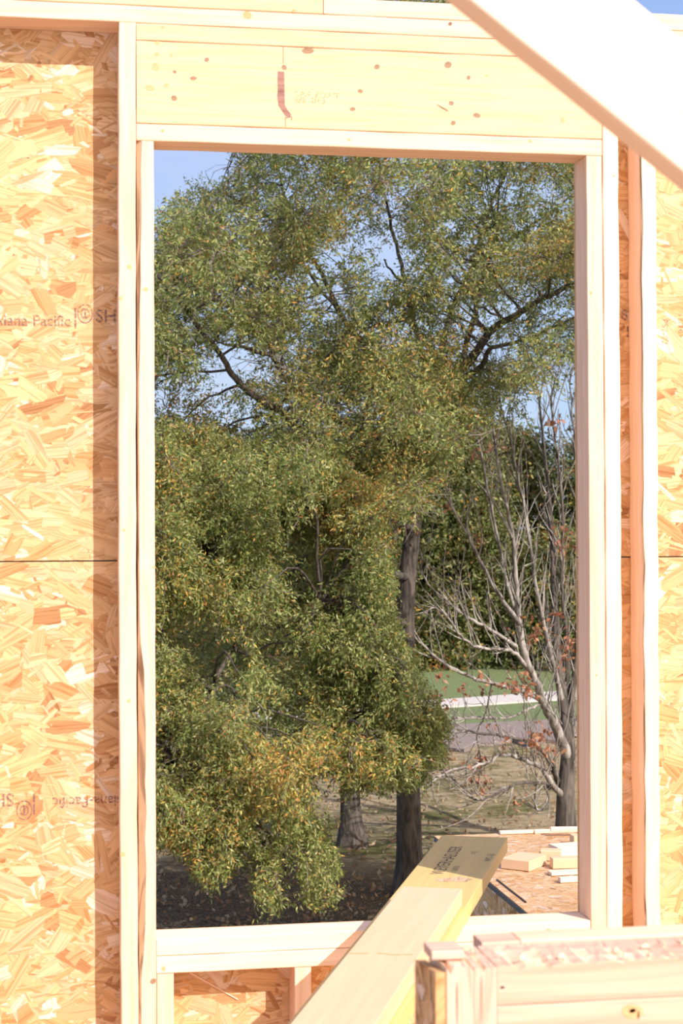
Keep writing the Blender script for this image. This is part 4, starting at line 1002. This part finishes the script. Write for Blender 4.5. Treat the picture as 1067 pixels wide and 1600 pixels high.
# houses far off
siding = plain('white_siding', (0.66, 0.66, 0.64), scale=3, var=0.08); shingle = plain('grey_shingle', (0.24, 0.23, 0.24), scale=12, var=0.3); winm = plain('dark_window', (0.05, 0.06, 0.08), rough=.2)
def boxmesh(mb, x0, x1, y0, y1, z0, z1):
    b = len(mb.v); mb.v += [(x0, y0, z0), (x1, y0, z0), (x1, y1, z0), (x0, y1, z0), (x0, y0, z1), (x1, y0, z1), (x1, y1, z1), (x0, y1, z1)]
    for f in ((0, 3, 2, 1), (4, 5, 6, 7), (0, 1, 5, 4), (1, 2, 6, 5), (2, 3, 7, 6), (3, 0, 4, 7)): mb.face([b+i for i in f])
def house(x0, x1, y0, y1, zw, zr, label):
    h = empty('house', (x0, y0, GZ), label, 'house')
    mb = MB(); boxmesh(mb, x0, x1, y0, y1, GZ-.1, zw); link('wall', mb.mesh('wall'), siding, h)
    mb = MB(); ym = (y0+y1)/2; e = .4
    v = [(x0-e, y0-e, zw-.1), (x1+e, y0-e, zw-.1), (x1+e, ym, zr), (x0-e, ym, zr), (x1+e, y1+e, zw-.1), (x0-e, y1+e, zw-.1)]
    lo = [(a, b, c-.2) for a, b, c in v]; mb.v += v+lo
    for f in ((0, 1, 2, 3), (3, 2, 4, 5), (9, 8, 7, 6), (11, 10, 8, 9), (6, 7, 1, 0), (5, 4, 10, 11), (0, 3, 9, 6), (3, 5, 11, 9), (7, 8, 2, 1), (8, 10, 4, 2)): mb.face(f)
    link('roof', mb.mesh('roof'), shingle, h)
    nwin = int((x1-x0)/2.6)
    for i in range(nwin):
        xx = x0+1.2+i*2.6; mb = MB(); boxmesh(mb, xx, xx+.9, y0-.05, y0+.02, zw-2.0, zw-.7); link('window', mb.mesh('window'), winm, h)
pr = W3(760, 950, 76); house(pr[0], pr[0]+14, 76, 84, W3(800, 930, 76)[2], W3(800, 860, 80)[2], 'white house far off behind the bare tree')
pl = W3(60, 950, 74); house(pl[0], W3(340, 950, 74)[0], 74, 82, W3(200, 830, 74)[2], W3(200, 748, 78)[2], 'grey-roofed house far off behind the leaves at the left')
# stake, fallen sticks and leaves
p = onz(324, 1401, GZ+.0); tp = W3(326, 1372, float(p[1])); mb = MB(); boxmesh(mb, p[0]-.013, p[0]+.013, p[1]-.013, p[1]+.013, GZ-.05, float(tp[2])); o = link('survey_stake', mb.mesh('survey_stake'), M['white']); tag(o, 'small pale stake standing in the shaded lawn below the low boughs', 'stake')
rF = np.random.default_rng(8); cp = []
for _ in range(2200):
    px, py = rF.uniform(230, 900), rF.uniform(1165, 1470); q = onz(px, py, GZ+.03); cp.append((q[0], q[1], gz(q[0], q[1])+.02))
cp = np.array(cp); dd = rF.normal(0, 1, cp.shape); dd[:, 2] *= .1; dd /= np.linalg.norm(dd, axis=1, keepdims=True)
def fallcol(n, per, pos, r): return np.array([(0.34, 0.20, 0.10), (0.42, 0.30, 0.17), (0.24, 0.14, 0.08), (0.50, 0.38, 0.24)])[r.integers(0, 4, (n, per))]
o = link('fallen_leaves', leaves_mesh('fallen_leaves', cp, dd, rF, 2, .10, .05, .1, fallcol), M['dead_leaf']); tag(o, 'brown fallen leaves scattered over the lawn', 'leaves', kind='stuff')
